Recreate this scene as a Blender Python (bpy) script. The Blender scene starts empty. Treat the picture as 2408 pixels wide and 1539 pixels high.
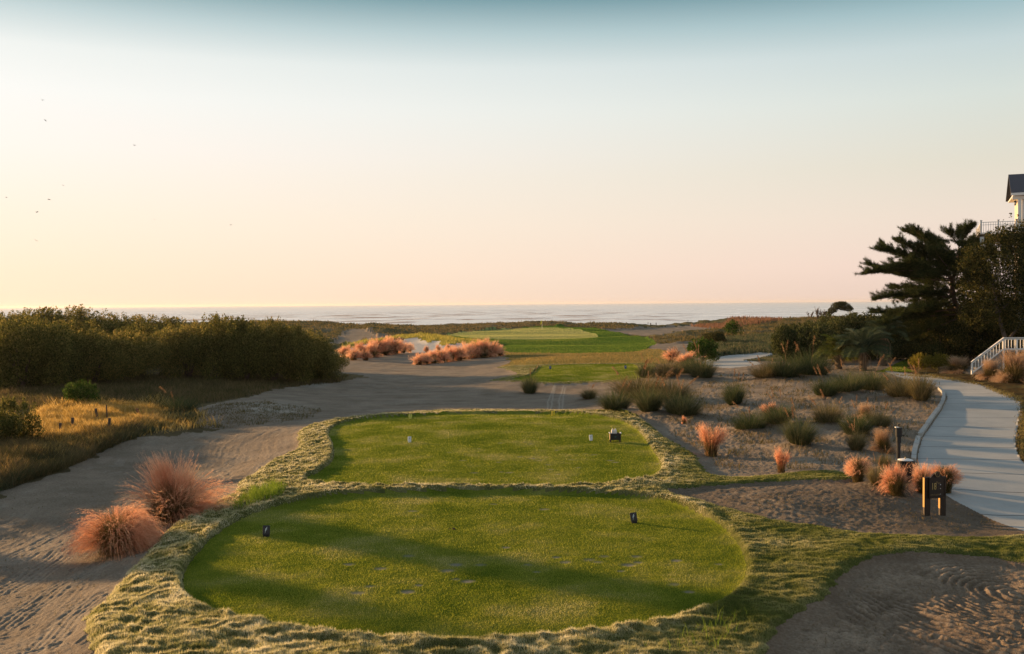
import bpy, math, random
import numpy as np
from mathutils import Matrix, Vector
random.seed(7); rng = np.random.default_rng(7)
S = bpy.context.scene
# ------------------------------------------------------------------ camera
F, CX, CY = 2257.5, 1204.0, 769.5           # focal length and centre in units of a 2408 px wide picture
CAM = np.array([0.0, 0.0, 6.0])
pit, rol = math.atan(54.6/F), 0.00747
U0 = np.array([0, math.sin(pit), math.cos(pit)]); FW = np.array([0, math.cos(pit), -math.sin(pit)])
RT = math.cos(rol)*np.array([1., 0, 0]) - math.sin(rol)*U0
UP = math.sin(rol)*np.array([1., 0, 0]) + math.cos(rol)*U0
cd = bpy.data.cameras.new('camera'); cam = bpy.data.objects.new('camera', cd); S.collection.objects.link(cam)
cam.matrix_world = Matrix(((RT[0], UP[0], -FW[0], CAM[0]), (RT[1], UP[1], -FW[1], CAM[1]), (RT[2], UP[2], -FW[2], CAM[2]), (0, 0, 0, 1)))
cd.sensor_width = 36; cd.lens = 36*F/2408; cd.clip_end = 90000; cd.clip_start = .1
S.camera = cam
# ------------------------------------------------------------------ light
EL, AZ = math.radians(7.8), math.radians(-56)        # sun: elevation, azimuth from +Y (negative = left)
SUND = Vector((math.sin(AZ)*math.cos(EL), math.cos(AZ)*math.cos(EL), math.sin(EL)))
sl = bpy.data.lights.new('sun', 'SUN'); sl.energy = 5.0; sl.color = (1.0, .60, .27); sl.angle = math.radians(.75)
so = bpy.data.objects.new('sun', sl); S.collection.objects.link(so)
so.rotation_euler = SUND.to_track_quat('Z', 'Y').to_euler()
S.view_settings.view_transform = 'Standard'; S.view_settings.look = 'None'
S.view_settings.exposure = .98; S.view_settings.gamma = 1
def lin(r, g, b):
    f = lambda c: (c/255/12.92 if c/255 <= .04045 else ((c/255+.055)/1.055)**2.4)
    return (f(r), f(g), f(b), 1)
W = bpy.data.worlds.new('World'); S.world = W; W.use_nodes = True
def world():
    nt = W.node_tree; N = nt.nodes; L = nt.links; N.clear()
    tc = N.new('ShaderNodeTexCoord'); sep = N.new('ShaderNodeSeparateXYZ'); L.new(tc.outputs['Generated'], sep.inputs[0])
    def ramp(stops):
        r = N.new('ShaderNodeValToRGB'); e = r.color_ramp.elements
        r.color_ramp.interpolation = 'B_SPLINE' if False else 'LINEAR'
        while len(e) < len(stops): e.new(.5)
        for k, (p, c) in enumerate(stops): e[k].position = p; e[k].color = c
        L.new(sep.outputs['Z'], r.inputs[0]); return r
    A = ramp([(0, lin(255, 228, 200)), (.035, lin(255, 232, 206)), (.09, lin(255, 239, 220)), (.15, lin(255, 245, 236)), (.20, lin(250, 248, 243)), (.238, lin(240, 242, 238)), (.27, lin(198, 213, 214)), (.302, lin(132, 166, 172)), (.40, lin(188, 196, 198)), (.6, lin(175, 184, 190)), (1, lin(140, 155, 170))])
    B = ramp([(0, lin(228, 202, 190)), (.035, lin(238, 212, 200)), (.08, lin(235, 218, 203)), (.13, lin(224, 218, 202)), (.19, lin(214, 221, 214)), (.235, lin(196, 211, 212)), (.268, lin(158, 187, 193)), (.302, lin(98, 140, 152)), (.40, lin(160, 172, 178)), (.6, lin(150, 163, 172)), (1, lin(125, 143, 162))])
    dt = N.new('ShaderNodeVectorMath'); dt.operation = 'DOT_PRODUCT'; L.new(tc.outputs['Generated'], dt.inputs[0]); dt.inputs[1].default_value = (math.sin(AZ), math.cos(AZ), 0)
    mr = N.new('ShaderNodeMapRange'); mr.inputs['From Min'].default_value = .12; mr.inputs['From Max'].default_value = .90; L.new(dt.outputs['Value'], mr.inputs['Value'])
    mx = N.new('ShaderNodeMix'); mx.data_type = 'RGBA'; L.new(mr.outputs[0], mx.inputs[0]); L.new(B.outputs[0], mx.inputs[6]); L.new(A.outputs[0], mx.inputs[7])
    sky = N.new('ShaderNodeTexSky'); sky.sky_type = 'NISHITA'; sky.sun_disc = False; sky.sun_elevation = EL; sky.sun_rotation = AZ
    b1 = N.new('ShaderNodeBackground'); b1.inputs[1].default_value = .05; L.new(sky.outputs[0], b1.inputs[0])
    b2 = N.new('ShaderNodeBackground'); b2.inputs[1].default_value = .55; L.new(mx.outputs[2], b2.inputs[0])
    ms = N.new('ShaderNodeMixShader'); ms.inputs[0].default_value = .93; L.new(b1.outputs[0], ms.inputs[1]); L.new(b2.outputs[0], ms.inputs[2])
    o = N.new('ShaderNodeOutputWorld'); L.new(ms.outputs[0], o.inputs[0])
world()
# ------------------------------------------------------------------ helpers
def tag(o, label=None, cat=None, group=None, kind=None):
    for k, v in (('label', label), ('category', cat), ('group', group), ('kind', kind)):
        if v: o[k] = v
    return o
def link(o, parent=None):
    S.collection.objects.link(o)
    if parent: o.parent = parent
    return o
def empty(name, loc, rz=0, sc=None):
    o = bpy.data.objects.new(name, None); o.empty_display_size = .2; link(o)
    o.location = loc; o.rotation_euler = (0, 0, rz)
    if sc: o.scale = sc
    return o
def mesh_np(name, V, Fc, mats, attrs=None, smooth=True, midx=None):
    """V (n,3); Fc (m,k) array, or list of such arrays"""
    me = bpy.data.meshes.new(name)
    if not isinstance(Fc, list): Fc = [Fc]
    Fc = [f for f in Fc if len(f)]
    loops = np.concatenate([f.ravel() for f in Fc]).astype(np.int32)
    tot = np.concatenate([np.full(len(f), f.shape[1], np.int32) for f in Fc])
    st = np.concatenate([[0], np.cumsum(tot)[:-1]]).astype(np.int32)
    me.vertices.add(len(V)); me.vertices.foreach_set('co', np.ascontiguousarray(V, np.float32).ravel())
    me.loops.add(len(loops)); me.loops.foreach_set('vertex_index', loops)
    me.polygons.add(len(tot)); me.polygons.foreach_set('loop_start', st); me.polygons.foreach_set('loop_total', tot)
    me.polygons.foreach_set('use_smooth', np.full(len(tot), smooth))
    if midx is not None: me.polygons.foreach_set('material_index', midx.astype(np.int32))
    for m in (mats if isinstance(mats, (list, tuple)) else [mats]): me.materials.append(m)
    for k, a in (attrs or {}).items():
        at = me.attributes.new(k, 'FLOAT', 'POINT'); at.data.foreach_set('value', np.ascontiguousarray(a, np.float32))
    me.update(); me.validate()
    return me
def obj(name, me, parent=None):
    return link(bpy.data.objects.new(name, me), parent)
class MB:
    def __init__(s): s.v = []; s.f = {}; s.n = 0
    def add(s, V, Fs):
        V = np.asarray(V, float); s.v.append(V)
        for f in Fs: s.f.setdefault(len(f), []).append([i+s.n for i in f])
        s.n += len(V); return s
    def box(s, c, h, M=None, bev=0.0):
        c = np.array(c, float); h = np.array(h, float)
        if bev <= 0:
            V = np.array([[i, j, k] for i in (-1, 1) for j in (-1, 1) for k in (-1, 1)])*h + c
            Fs = [(0, 1, 3, 2), (4, 6, 7, 5), (0, 4, 5, 1), (2, 3, 7, 6), (0, 2, 6, 4), (1, 5, 7, 3)]
        else:
            V = []; Fs = []
            idx = {}
            for sx in (-1, 1):
                for sy in (-1, 1):
                    for sz in (-1, 1):
                        for a in range(3):
                            p = np.array([sx, sy, sz])*(h-bev); p[a] = (sx, sy, sz)[a]*h[a]
                            idx[(sx, sy, sz, a)] = len(V); V.append(p+c)
            for a in range(3):
                b, d = (a+1) % 3, (a+2) % 3
                for sg in (-1, 1):
                    q = []
                    for (u, w) in ((-1, -1), (1, -1), (1, 1), (-1, 1)):
                        k = [0, 0, 0]; k[a] = sg; k[b] = u; k[d] = w; q.append(idx[(*k, a)])
                    Fs.append(q if sg > 0 else q[::-1])
            for a in range(3):
                b, d = (a+1) % 3, (a+2) % 3
                for u in (-1, 1):
                    for w in (-1, 1):
                        k0 = [0, 0, 0]; k0[a] = -1; k0[b] = u; k0[d] = w
                        k1 = list(k0); k1[a] = 1
                        q = [idx[(*k0, b)], idx[(*k1, b)], idx[(*k1, d)], idx[(*k0, d)]]
                        Fs.append(q if u*w > 0 else q[::-1])
            for sx in (-1, 1):
                for sy in (-1, 1):
                    for sz in (-1, 1):
                        t = [idx[(sx, sy, sz, 0)], idx[(sx, sy, sz, 1)], idx[(sx, sy, sz, 2)]]
                        Fs.append(t if sx*sy*sz > 0 else t[::-1])
            V = np.array(V)
        if M is not None: V = V @ np.array(M)[:3, :3].T + np.array(M)[:3, 3]
        return s.add(V, Fs)
    def tube(s, P, R, n=8, cap=True):
        P = np.asarray(P, float); V = []; Fs = []
        for i, p in enumerate(P):
            t = P[min(i+1, len(P)-1)]-P[max(i-1, 0)]; t /= np.linalg.norm(t)+1e-9
            a = np.cross(t, [0, 0, 1.] if abs(t[2]) < .9 else [1., 0, 0]); a /= np.linalg.norm(a); b = np.cross(t, a)
            r = R[i] if hasattr(R, '__len__') else R
            for k in range(n):
                an = 2*math.pi*k/n; V.append(p+r*(math.cos(an)*a+math.sin(an)*b))
        for i in range(len(P)-1):
            for k in range(n):
                Fs.append((i*n+k, (i+1)*n+k, (i+1)*n+(k+1) % n, i*n+(k+1) % n))
        if cap: Fs.append(tuple(range(n))); Fs.append(tuple(range((len(P)-1)*n, len(P)*n))[::-1])
        return s.add(V, Fs)
    def lathe(s, prof, c=(0, 0, 0), n=24):
        V = []; Fs = []; m = len(prof)
        for (r, z) in prof:
            for k in range(n):
                a = 2*math.pi*k/n; V.append((c[0]+r*math.cos(a), c[1]+r*math.sin(a), c[2]+z))
        for i in range(m-1):
            for k in range(n): Fs.append((i*n+k, i*n+(k+1) % n, (i+1)*n+(k+1) % n, (i+1)*n+k))
        return s.add(V, Fs)
    def prism(s, poly, y0, y1, M=None):
        """poly in (x,z), extruded along y"""
        n = len(poly); V = [(p[0], y0, p[1]) for p in poly]+[(p[0], y1, p[1]) for p in poly]
        Fs = [tuple(range(n)), tuple(range(n, 2*n))[::-1]]+[(i, i+n, (i+1) % n+n, (i+1) % n) for i in range(n)]
        V = np.array(V, float)
        if M is not None: V = V @ np.array(M)[:3, :3].T + np.array(M)[:3, 3]
        return s.add(V, Fs)
    def build(s, name, m, parent=None, smooth=False):
        me = mesh_np(name, np.concatenate(s.v), [np.array(f) for f in s.f.values()], m, smooth=smooth)
        return obj(name, me, parent)
# hashed gradient noise
def _h(ix, iy, sd):
    n = (ix.astype(np.int64)*374761393 + iy.astype(np.int64)*668265263 + sd*982451653) & 0xffffffff
    n = ((n ^ (n >> 13))*1274126177) & 0xffffffff
    return ((n ^ (n >> 16)) & 0xffff)/65535.0
def noise(x, y, sd=0):
    ix = np.floor(x); iy = np.floor(y); fx = x-ix; fy = y-iy
    sx = fx*fx*fx*(fx*(fx*6-15)+10); sy = fy*fy*fy*(fy*(fy*6-15)+10)
    def g(i, j):
        a = _h(ix+i, iy+j, sd)*6.28318; return np.cos(a)*(fx-i)+np.sin(a)*(fy-j)
    return 1.5*((g(0, 0)*(1-sx)+g(1, 0)*sx)*(1-sy)+(g(0, 1)*(1-sx)+g(1, 1)*sx)*sy)
def fbm(x, y, sd=0, o=3):
    r = 0; a = 1.0
    for k in range(o): r = r+a*noise(x*2**k, y*2**k, sd+k); a *= .5
    return r
def sstep(a, b, x):
    t = np.clip((x-a)/(b-a), 0, 1); return t*t*(3-2*t)
# ------------------------------------------------------------------ picture <-> world
def ray(px, py):
    X = (px-CX)/F; Y = -(py-CY)/F
    return FW + X*RT + Y*UP
def atz(px, py, z):
    d = ray(px, py); return CAM + d*((z-6)/d[2])
def atd(px, py, y):
    d = ray(px, py); return CAM + d*(y/d[1])
def proj(x, y, z):
    vx, vy, vz = x-CAM[0], y-CAM[1], z-CAM[2]
    c = vx*FW[0]+vy*FW[1]+vz*FW[2]
    return CX+F*(vx*RT[0]+vy*RT[1]+vz*RT[2])/c, CY-F*(vx*UP[0]+vy*UP[1]+vz*UP[2])/c
# ------------------------------------------------------------------ terrain: control points (picture x, y, height) or (.., None, distance)
CP = [(450,1390,0),(1100,1160,0),(1100,1515,0),(1750,1370,0),(1000,1300,0),(1500,1300,0),(600,1230,0),(1400,1480,0),(700,1180,0),(1600,1200,0),
 (760,1130,0),(1100,1150,0),(800,1000,-.05),(1100,976,-.05),(1400,978,-.05),(1480,1010,-.05),(1550,1105,0),(1000,1060,0),(1300,1060,0),
 (640,1090,-.1),(560,1165,-.1),(440,1240,-.1),(300,1370,-.1),(230,1500,-.1),(700,1030,-.15),(850,985,-.1),
 (60,1500,-.55),(120,1350,-.8),(230,1250,-.8),(430,1150,-.85),(560,1095,-.8),(640,1040,-.6),(660,980,-.7),(300,1100,-1.0),(0,1300,-1.0),(60,1200,-.8),
 (160,1090,-.4),(40,1080,-.2),(250,1010,-.2),(120,990,-.1),(350,990,-.4),(430,990,-.5),(470,1010,-.85),(500,950,-.4),(600,955,-.15),(690,960,-.5),(760,975,-.85),
 (780,930,-1.0),(900,900,-1.0),(900,950,-1.0),(1100,920,-1.0),(1200,940,-1.0),(1340,930,-.9),(1360,965,-.7),(900,860,-1.0),(1100,870,-1.0),(1000,890,-1.05),
 (200,930,-.2),(500,900,-.2),(750,900,-.6),(300,880,-.2),(0,930,0),
 (1300,880,-.35),(1480,880,-.3),(1230,893,-.4),(1450,862,-.35),(1180,880,-.8),(1200,862,-.8),(1400,905,-.9),
 (1450,945,-.3),(1560,955,-.1),(1620,985,-.15),(1640,930,-.1),(1600,890,.1),(1660,885,.1),(1560,890,-.1),(1720,955,0),(1700,1080,-.15),(1700,1020,-.1),(1850,1110,-.1),(1900,1050,.1),(1800,1000,.1),(1870,960,.2),
 (1750,900,-.1),(1850,885,.3),(1900,875,.5),(1800,1130,.0),(1990,1125,.05),(1850,1180,.15),(2050,1160,.25),(2100,1200,.1),(2200,1205,.0),(2000,1240,-.1),(2300,1240,-.25),(1650,1165,.0),
 (2300,1150,0),(2400,1200,-.15),(2300,1020,.1),(2180,1060,.1),(2200,920,.3),(2100,960,.35),(2000,930,.5),(2050,1010,.25),(1960,1000,.25),(2300,920,.35),(2400,960,.4),(2100,878,.3),(2250,880,.4),(2380,900,.6),
 (1690,845,-.3),(1760,840,-.3),(1800,850,.0),(2080,865,.3),(1950,860,.4),
 (2200,1450,-.16),(2000,1500,-.1),(2408,1400,-.16),(2100,1390,-.10),(2150,1290,.1),(2400,1310,-.05),(2000,1330,.1),(1900,1420,.05),(1800,1500,.0),(2408,1280,-.1),
 # far, by distance
 (1250,845,None,105),(1400,845,None,105),(1250,820,None,132),(1450,820,None,132),(1250,798,None,165),(1390,797,None,165),(1090,796,None,168),(1270,772.5,None,222),(1060,786,None,190),(1150,777,None,212),(1392,789,None,185),
 (1480,796,None,160),(1500,782,None,185),(1540,800,None,150),(1420,779,None,205),
 (1330,756,None,262),(1250,759,None,262),(1180,767,None,262),(1400,765,None,268),(1500,767,None,278),(1530,784,None,205),(1600,786,None,205),(1650,776,None,235),(1560,774,None,240),
 (1600,765.5,None,288),(1660,762,None,288),(1720,751,None,290),(1800,751,None,295),(1900,751,None,295),(2050,746,None,295),(2300,740,None,295),
 (1740,790,None,165),(1640,806,None,138),(1750,822,None,122),(1800,772,None,225),(1680,822,None,125),
 (900,812,None,150),(960,800,None,172),(1040,802,None,165),(1120,806,None,155),(840,824,None,142),(880,838,None,128),(1000,858,None,112),(1100,848,None,118),(1180,838,None,124),(960,820,None,140),(1060,820,None,140),
 (900,790,None,190),(820,800,None,185),(840,776,None,208),(780,800,None,185),(800,769,None,270),(740,756,None,270),(660,757,None,270),(900,771,None,280),(1000,771,None,285),(1000,778,None,240),(1100,766,None,285),
 (300,765,None,285),(0,770,None,285),(300,800,None,160),(0,810,None,150),(550,800,None,160),(-400,775,None,285),(2800,740,None,290),
 (-300,1000,0),(-300,1300,-.6),(2700,1200,0),(2700,950,.5),(2700,1500,-.1)]
P = []
for c in CP:
    p = atz(*c) if len(c) == 3 else atd(c[0], c[1], c[3])
    P.append(p)
for a in (-1.2, -.4, 0, .4, 1.2): P.append(np.array([a*8, 8, -.2]))
P = np.array(P)
def warp(x, y): return 3.2*x/y, 2.3*np.log(y/30)
wu, wv = warp(P[:, 0], P[:, 1])
def ker(r): return r
D = np.hypot(wu[:, None]-wu, wv[:, None]-wv)
n_ = len(P); A_ = np.zeros((n_+3, n_+3)); A_[:n_, :n_] = ker(D)-np.eye(n_)*.015
A_[:n_, n_] = 1; A_[:n_, n_+1] = wu; A_[:n_, n_+2] = wv; A_[n_:, :n_] = A_[:n_, n_:].T
co_ = np.linalg.solve(A_, np.concatenate([P[:, 2], [0, 0, 0]]))
def rbf(u, v):
    r = np.hypot(u[..., None]-wu, v[..., None]-wv)
    return (r*co_[:n_]).sum(-1)+co_[n_]+co_[n_+1]*u+co_[n_+2]*v
# grid
side = .58+np.linspace(0, 1, 60)[1:]**1.5*.9
uc = np.concatenate([-side[::-1], np.linspace(-.58, .58, 1060), side])
ys = [8.0]
while ys[-1] < 420: y = ys[-1]; ys.append(y+min(y*y/11000, .0085*y))
ys = np.array(ys); NR, NC = len(ys), len(uc)
GY = np.repeat(ys[:, None], NC, 1); GX = GY*uc[None, :]
cu = np.linspace(-1.55, 1.55, 220); cl = np.linspace(math.log(7.5), math.log(440), 170)
CZ = rbf(*[a for a in (np.repeat(3.2*cu[None, :], 170, 0), np.repeat(2.3*(cl-math.log(30))[:, None], 220, 1))])
# light smoothing keeps the linear kernel from creasing
for _ in range(2):
    Q = np.pad(CZ, 1, mode='edge'); CZ = (Q[:-2, 1:-1]+Q[2:, 1:-1]+Q[1:-1, :-2]+Q[1:-1, 2:]+2*CZ)/6
def base(x, y):
    y = np.maximum(y, 7.6); a = np.clip((x/y+1.55)/3.1*219, 0, 218.999); b = np.clip((np.log(y)-cl[0])/(cl[-1]-cl[0])*169, 0, 168.999)
    i = a.astype(int); j = b.astype(int); fa = a-i; fb = b-j
    return (CZ[j, i]*(1-fa)+CZ[j, i+1]*fa)*(1-fb)+(CZ[j+1, i]*(1-fa)+CZ[j+1, i+1]*fa)*fb
def beach(z, y, x):
    s = sstep(292, 345, y+6*np.sin(x/23.0)); return z*(1-s)+(-6.5)*s
ZB = beach(base(GX, GY), GY, GX)
_, PYB = proj(GX, GY, ZB)
VIS = np.minimum.accumulate(PYB, 0)
def ground(px, py):
    """first ground point seen at picture position"""
    d = ray(px, py); u = d[0]/d[1]; j = int(np.clip(np.searchsorted(uc, u), 0, NC-1))
    c = VIS[:, j]; k = int(np.argmax(c <= py)) if (c <= py).any() else NR-1
    if k == 0: p = atz(px, py, -.2); return p
    k0 = max(k-1, 0); a, b = c[k0], PYB[k, j]; t = (a-py)/(a-b) if a > b else 1
    y = ys[k0]*(1-t)+ys[k]*t; x = u*y
    return np.array([x, y, float(beach(base(np.array(x), np.array(y)), y, x))])
def smooth_poly(pts, per=8):
    p = np.array(pts); n = len(p); out = []
    for i in range(n):
        a, b, c, d = p[i-1], p[i], p[(i+1) % n], p[(i+2) % n]
        for t in np.arange(per)/per:
            out.append(.5*((2*b)+(c-a)*t+(2*a-5*b+4*c-d)*t*t+(3*b-a-3*c+d)*t**3))
    return np.array(out)
def wpoly(pxs, sm=True):
    w = np.array([ground(*p)[:2] for p in pxs])
    return smooth_poly(w) if sm else w
def sdf(x, y, poly, margin=3.0):
    sh = x.shape; out = np.full(x.size, 99.0); X = x.ravel(); Y = y.ravel()
    lo = poly.min(0)-margin; hi = poly.max(0)+margin
    ii = np.where((X > lo[0]) & (X < hi[0]) & (Y > lo[1]) & (Y < hi[1]))[0]
    if not len(ii): return out.reshape(sh)
    qx, qy = X[ii], Y[ii]; best = np.full(len(ii), 1e9); ins = np.zeros(len(ii), bool)
    for k in range(len(poly)):
        a = poly[k-1]; b = poly[k]; e = b-a; l2 = (e*e).sum()+1e-12
        t = np.clip(((qx-a[0])*e[0]+(qy-a[1])*e[1])/l2, 0, 1)
        best = np.minimum(best, (qx-a[0]-t*e[0])**2+(qy-a[1]-t*e[1])**2)
        if a[1] != b[1]:
            c = (a[1] > qy) != (b[1] > qy); ins ^= c & (qx < (b[0]-a[0])*(qy-a[1])/(b[1]-a[1])+a[0])
    out[ii] = np.where(ins, -1, 1)*np.sqrt(best); return out.reshape(sh)
T1 = wpoly([(432,1390),(440,1340),(500,1270),(600,1212),(760,1173),(950,1163),(1150,1160),(1350,1165),(1540,1180),(1640,1213),(1715,1262),(1750,1325),(1745,1375),(1690,1425),(1580,1465),(1400,1498),(1200,1514),(1000,1517),(800,1505),(620,1475),(500,1445),(448,1415)])
T2 = wpoly([(720,1130),(752,1112),(782,1085),(783,1050),(773,1022),(800,1001),(900,985),(1050,977),(1300,976),(1420,986),(1488,1010),(1530,1060),(1552,1105),(1510,1133),(1350,1150),(1100,1151),(850,1149),(750,1142)])
T3 = wpoly([(1205,895),(1245,884),(1268,866),(1310,862),(1450,859.5),(1490,861),(1502,878),(1494,893),(1400,897),(1280,901)])
FR = wpoly([(700,1022),(735,1003),(790,992),(850,984),(980,973),(1180,969),(1400,969),(1500,985),(1560,1030),(1635,1075),(1655,1108),(1695,1127),(1800,1124),(1900,1114),(1985,1116),(1990,1134),(1900,1135),(1750,1143),(1600,1155),(1570,1162),(1650,1185),(1800,1225),(1950,1250),(2100,1266),(2300,1271),(2408,1268),(2700,1290),(2700,1380),(2408,1334),(2300,1316),(2150,1306),(2060,1316),(1990,1350),(1950,1400),(1880,1450),(1820,1492),(1800,1545),(1780,1620),(1500,1850),(800,1900),(260,1750),(215,1545),(202,1465),(250,1420),(310,1350),(380,1270),(450,1220),(520,1182),(555,1163),(562,1140),(605,1115),(660,1080),(698,1060)])
FR3 = wpoly([(1150,899),(1180,890),(1215,881),(1190,872),(1165,866),(1195,862),(1240,860),(1330,857),(1500,855),(1545,856),(1530,875),(1505,897),(1400,903),(1280,906)])
GRN = wpoly([(1045,787),(1100,781),(1180,775),(1270,771.5),(1345,777),(1400,789),(1385,796),(1280,798),(1150,798),(1090,795)])
FWY = wpoly([(1060,796),(1120,783),(1270,769),(1400,776),(1470,787),(1540,803),(1530,815),(1490,828),(1350,832),(1180,826),(1185,812),(1120,806)])
RGH = wpoly([(1185,828),(1300,826),(1500,822),(1560,825),(1570,845),(1550,858),(1300,860),(1195,862),(1165,868),(1200,850)])
PAT = wpoly([(2080,873),(2130,879),(2204,888),(2260,897),(2315,910),(2382,937),(2397,950),(2394,985),(2389,1018),(2386,1045),(2404,1088),(2470,1125),(2620,1190),(2800,1330),(2560,1310),(2408,1250),(2305,1210),(2231,1170),(2180,1130),(2158,1085),(2163,1050),(2175,1022),(2217,961),(2226,934),(2214,918),(2180,902),(2120,890)])
PAT2 = wpoly([(1650,852),(1700,838),(1760,832),(1815,833),(1775,843),(1745,848),(1790,856),(1720,866),(1670,862)])
BKW = wpoly([(800,826),(850,812),(900,803),(985,799),(1010,801),(1040,805),(1140,808),(1150,817),(1060,826),(960,830),(850,832)])
LIP = wpoly([(800,819),(850,806),(930,793),(1000,789),(1060,795),(1130,800),(1180,808),(1140,812),(1080,809),(1040,811),(1030,804),(1005,806),(990,800),(930,800),(850,812),(805,824)], False)
BOWL = wpoly([(1400,779),(1480,775),(1560,771),(1640,766),(1690,768),(1700,776),(1650,784),(1560,789),(1480,787)])
DSAND = wpoly([(780,805),(800,790),(840,774),(880,785),(920,793),(870,800),(810,815)])
BRB = wpoly([(2070,1322),(2150,1310),(2300,1320),(2408,1338),(2700,1380),(2700,1700),(1800,1700),(1830,1500),(1890,1455),(1960,1400),(2000,1352)])
LAWN = wpoly([(2060,875),(2080,869),(2130,845),(2145,855),(2130,866),(2150,874),(2110,876)])
MEAD = wpoly([(-300,850),(400,850),(820,880),(810,895),(740,903),(650,915),(600,930),(480,958),(440,985),(500,1010),(470,1020),(330,1030),(240,1060),(160,1100),(80,1130),(0,1160),(-300,1300)])
MULCH = wpoly([(2110,872),(2200,850),(2408,850),(3000,800),(3000,1300),(2600,1180),(2408,1088),(2388,1045),(2397,947),(2315,909),(2204,887)])
s1 = sdf(GX, GY, T1); s2 = sdf(GX, GY, T2); s3 = sdf(GX, GY, T3)
en = .10*fbm(GX*2.2, GY*2.2, 40, 2)
fr = sdf(GX, GY, FR, 8)+en
fr3 = sdf(GX, GY, FR3)+en*2
gsd = {k: sdf(GX, GY, p) for k, p in dict(grn=GRN, fwy=FWY, rgh=RGH, pat=PAT, pat2=PAT2, bkw=BKW, lip=LIP, bowl=BOWL, dsand=DSAND, brb=BRB, lawn=LAWN, mead=MEAD, mulch=MULCH).items()}
n12 = noise(GX/12, GY/12, 1); n3 = noise(GX/3.2, GY/3.2, 2); n1 = noise(GX/1.1, GY/1.1, 3); n04 = noise(GX/.42, GY/.42, 4); n015 = noise(GX/.15, GY/.15, 5)
tee = np.minimum(np.minimum(s1, s2), s3)
zone = np.zeros(GX.shape, np.int8)                       # 0 sand
zone[(GY > 138) | ((GX/GY > .2) & (GY > 96))] = 8        # dune scrub ground
zone[gsd['mead']+.5*n1 < 0] = 11
zone[gsd['mulch']+.2*n1 < 0] = 9
zone[gsd['bowl']+1.5*n3 < 0] = 0; zone[gsd['dsand']+1.5*n3 < 0] = 0
zone[gsd['rgh']+.8*n3 < 0] = 10
zone[gsd['lip']+.7*n3 < 0] = 15
zone[(gsd['bkw'] < 0) & (zone != 15)] = 12
zone[gsd['fwy'] < 0] = 6; zone[gsd['grn'] < 0] = 5
zone[gsd['lawn'] < 0] = 13
zone[(fr < 0) | (fr3 < 0)] = 4
zone[gsd['pat'] < 0] = 7; zone[gsd['pat2'] < 0] = 7
te2 = .02*n015
zone[s1+te2 < 0] = 1; zone[s2+te2 < 0] = 2; zone[s3+te2 < 0] = 3
zone[(zone == 0) & (gsd['brb'] < 1.2)] = 14
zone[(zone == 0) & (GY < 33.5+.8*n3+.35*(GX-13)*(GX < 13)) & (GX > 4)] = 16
sandm = (zone == 0) | (zone == 14) | (zone == 16)
Z = base(GX, GY)
far = sstep(100, 180, GY)
Z += np.where(sandm, .05*n3+.02*n1+.010*n04, 0)
Z += np.where(zone == 8, .62*n12*far+.34*n3*far+.15*n3+.10*n1+.5*np.maximum(noise(GX/26, GY/20, 61), 0)*far, 0)+np.where(zone == 11, .12*n3+.06*n1+.03*n04, 0)+np.where(zone == 9, .05*n1+.03*n04, 0)
# raised shaggy rough around the tees
inf = np.minimum(fr, fr3)
rise = sstep(.28, -.22, inf)
ridg = 1-np.abs(noise(GX/.55+.6*n1, GY/.40, 11))*1.6
ridg2 = 1-np.abs(noise(GX/.23, GY/.19, 12))*1.6
lush = np.clip(sstep(-.02, .30, GX/GY+.10*n3+.07*n1)*.95+.35*sstep(.2, .8, n3), 0, 1)
lush = np.clip(lush*sstep(.3, 1.2, np.where(GX > 0, tee+.2, 0)+sstep(.19, .24, GX/GY)*2), 0, 1)
tuft = (.085*ridg+.035*ridg2+.012*n015+.045*noise(GX/1.1, GY/.7, 13)+.028*noise(GX/.5, GY/.36, 14))*(1-.6*lush)*sstep(-.02, .18, tee)*sstep(.05, -.3, inf)
nfade = sstep(75, 50, GY)
Z += rise*.10 + tuft*nfade + rise*sstep(.35, 0, np.abs(tee-.12))*(.03+.03*n04)
Z -= .075*sstep(.12, -.02, tee)
Z += np.where((zone == 6) | (zone == 10) | (zone == 5), (.45*noise(GX/30, GY/14, 62)+.20*noise(GX/11, GY/7, 63))*far*np.where(zone == 5, .35, 1), 0)
Z += .35*sstep(1.0, -1.5, gsd['lip'])-.3*sstep(.5, -2.5, gsd['bkw'])
Z += np.where(tee < -.1, .008*n04+.01*n1, 0)
# sand: groomed lines following the rough's edge, arcs in the bunker, foot marks on the right
lf = sandm & (GX < .4*GY) & (GY < 62)
Z += np.where(lf & (inf > .3), .014*noise(inf/.34+.5*n1, (GX+GY)/4.5, 21)+.012*noise(inf/.12, (GX+GY)/3.5, 22)+.014*n04*sstep(-.1, .5, n3)+.012*n015, 0)
mid = sandm & (GX < .25*GY) & (GY >= 50)
Z += np.where(mid, .045*noise(GX/5, GY/.9+.5*n3, 23)+.03*noise(GX/2.2, GY/.35, 24), 0)
lin_m = np.where(lf & (inf > .3), np.clip(noise(inf/.22+.5*n1, (GX+GY)/4.5, 21)*.5*sstep(-.2, .5, n3+.5*n1), 0, .35), 0)+np.where(mid, np.clip(noise(GX/5, GY/.9+.5*n3, 23)*.3, 0, .25), 0)  # line crests painted paler, low sun on the ridges put into colour
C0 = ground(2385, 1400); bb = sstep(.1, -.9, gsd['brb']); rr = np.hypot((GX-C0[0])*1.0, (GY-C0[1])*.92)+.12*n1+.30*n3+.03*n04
arc = np.sin(rr*2*math.pi/.19)*sstep(4.9, 4.0, rr)
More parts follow.
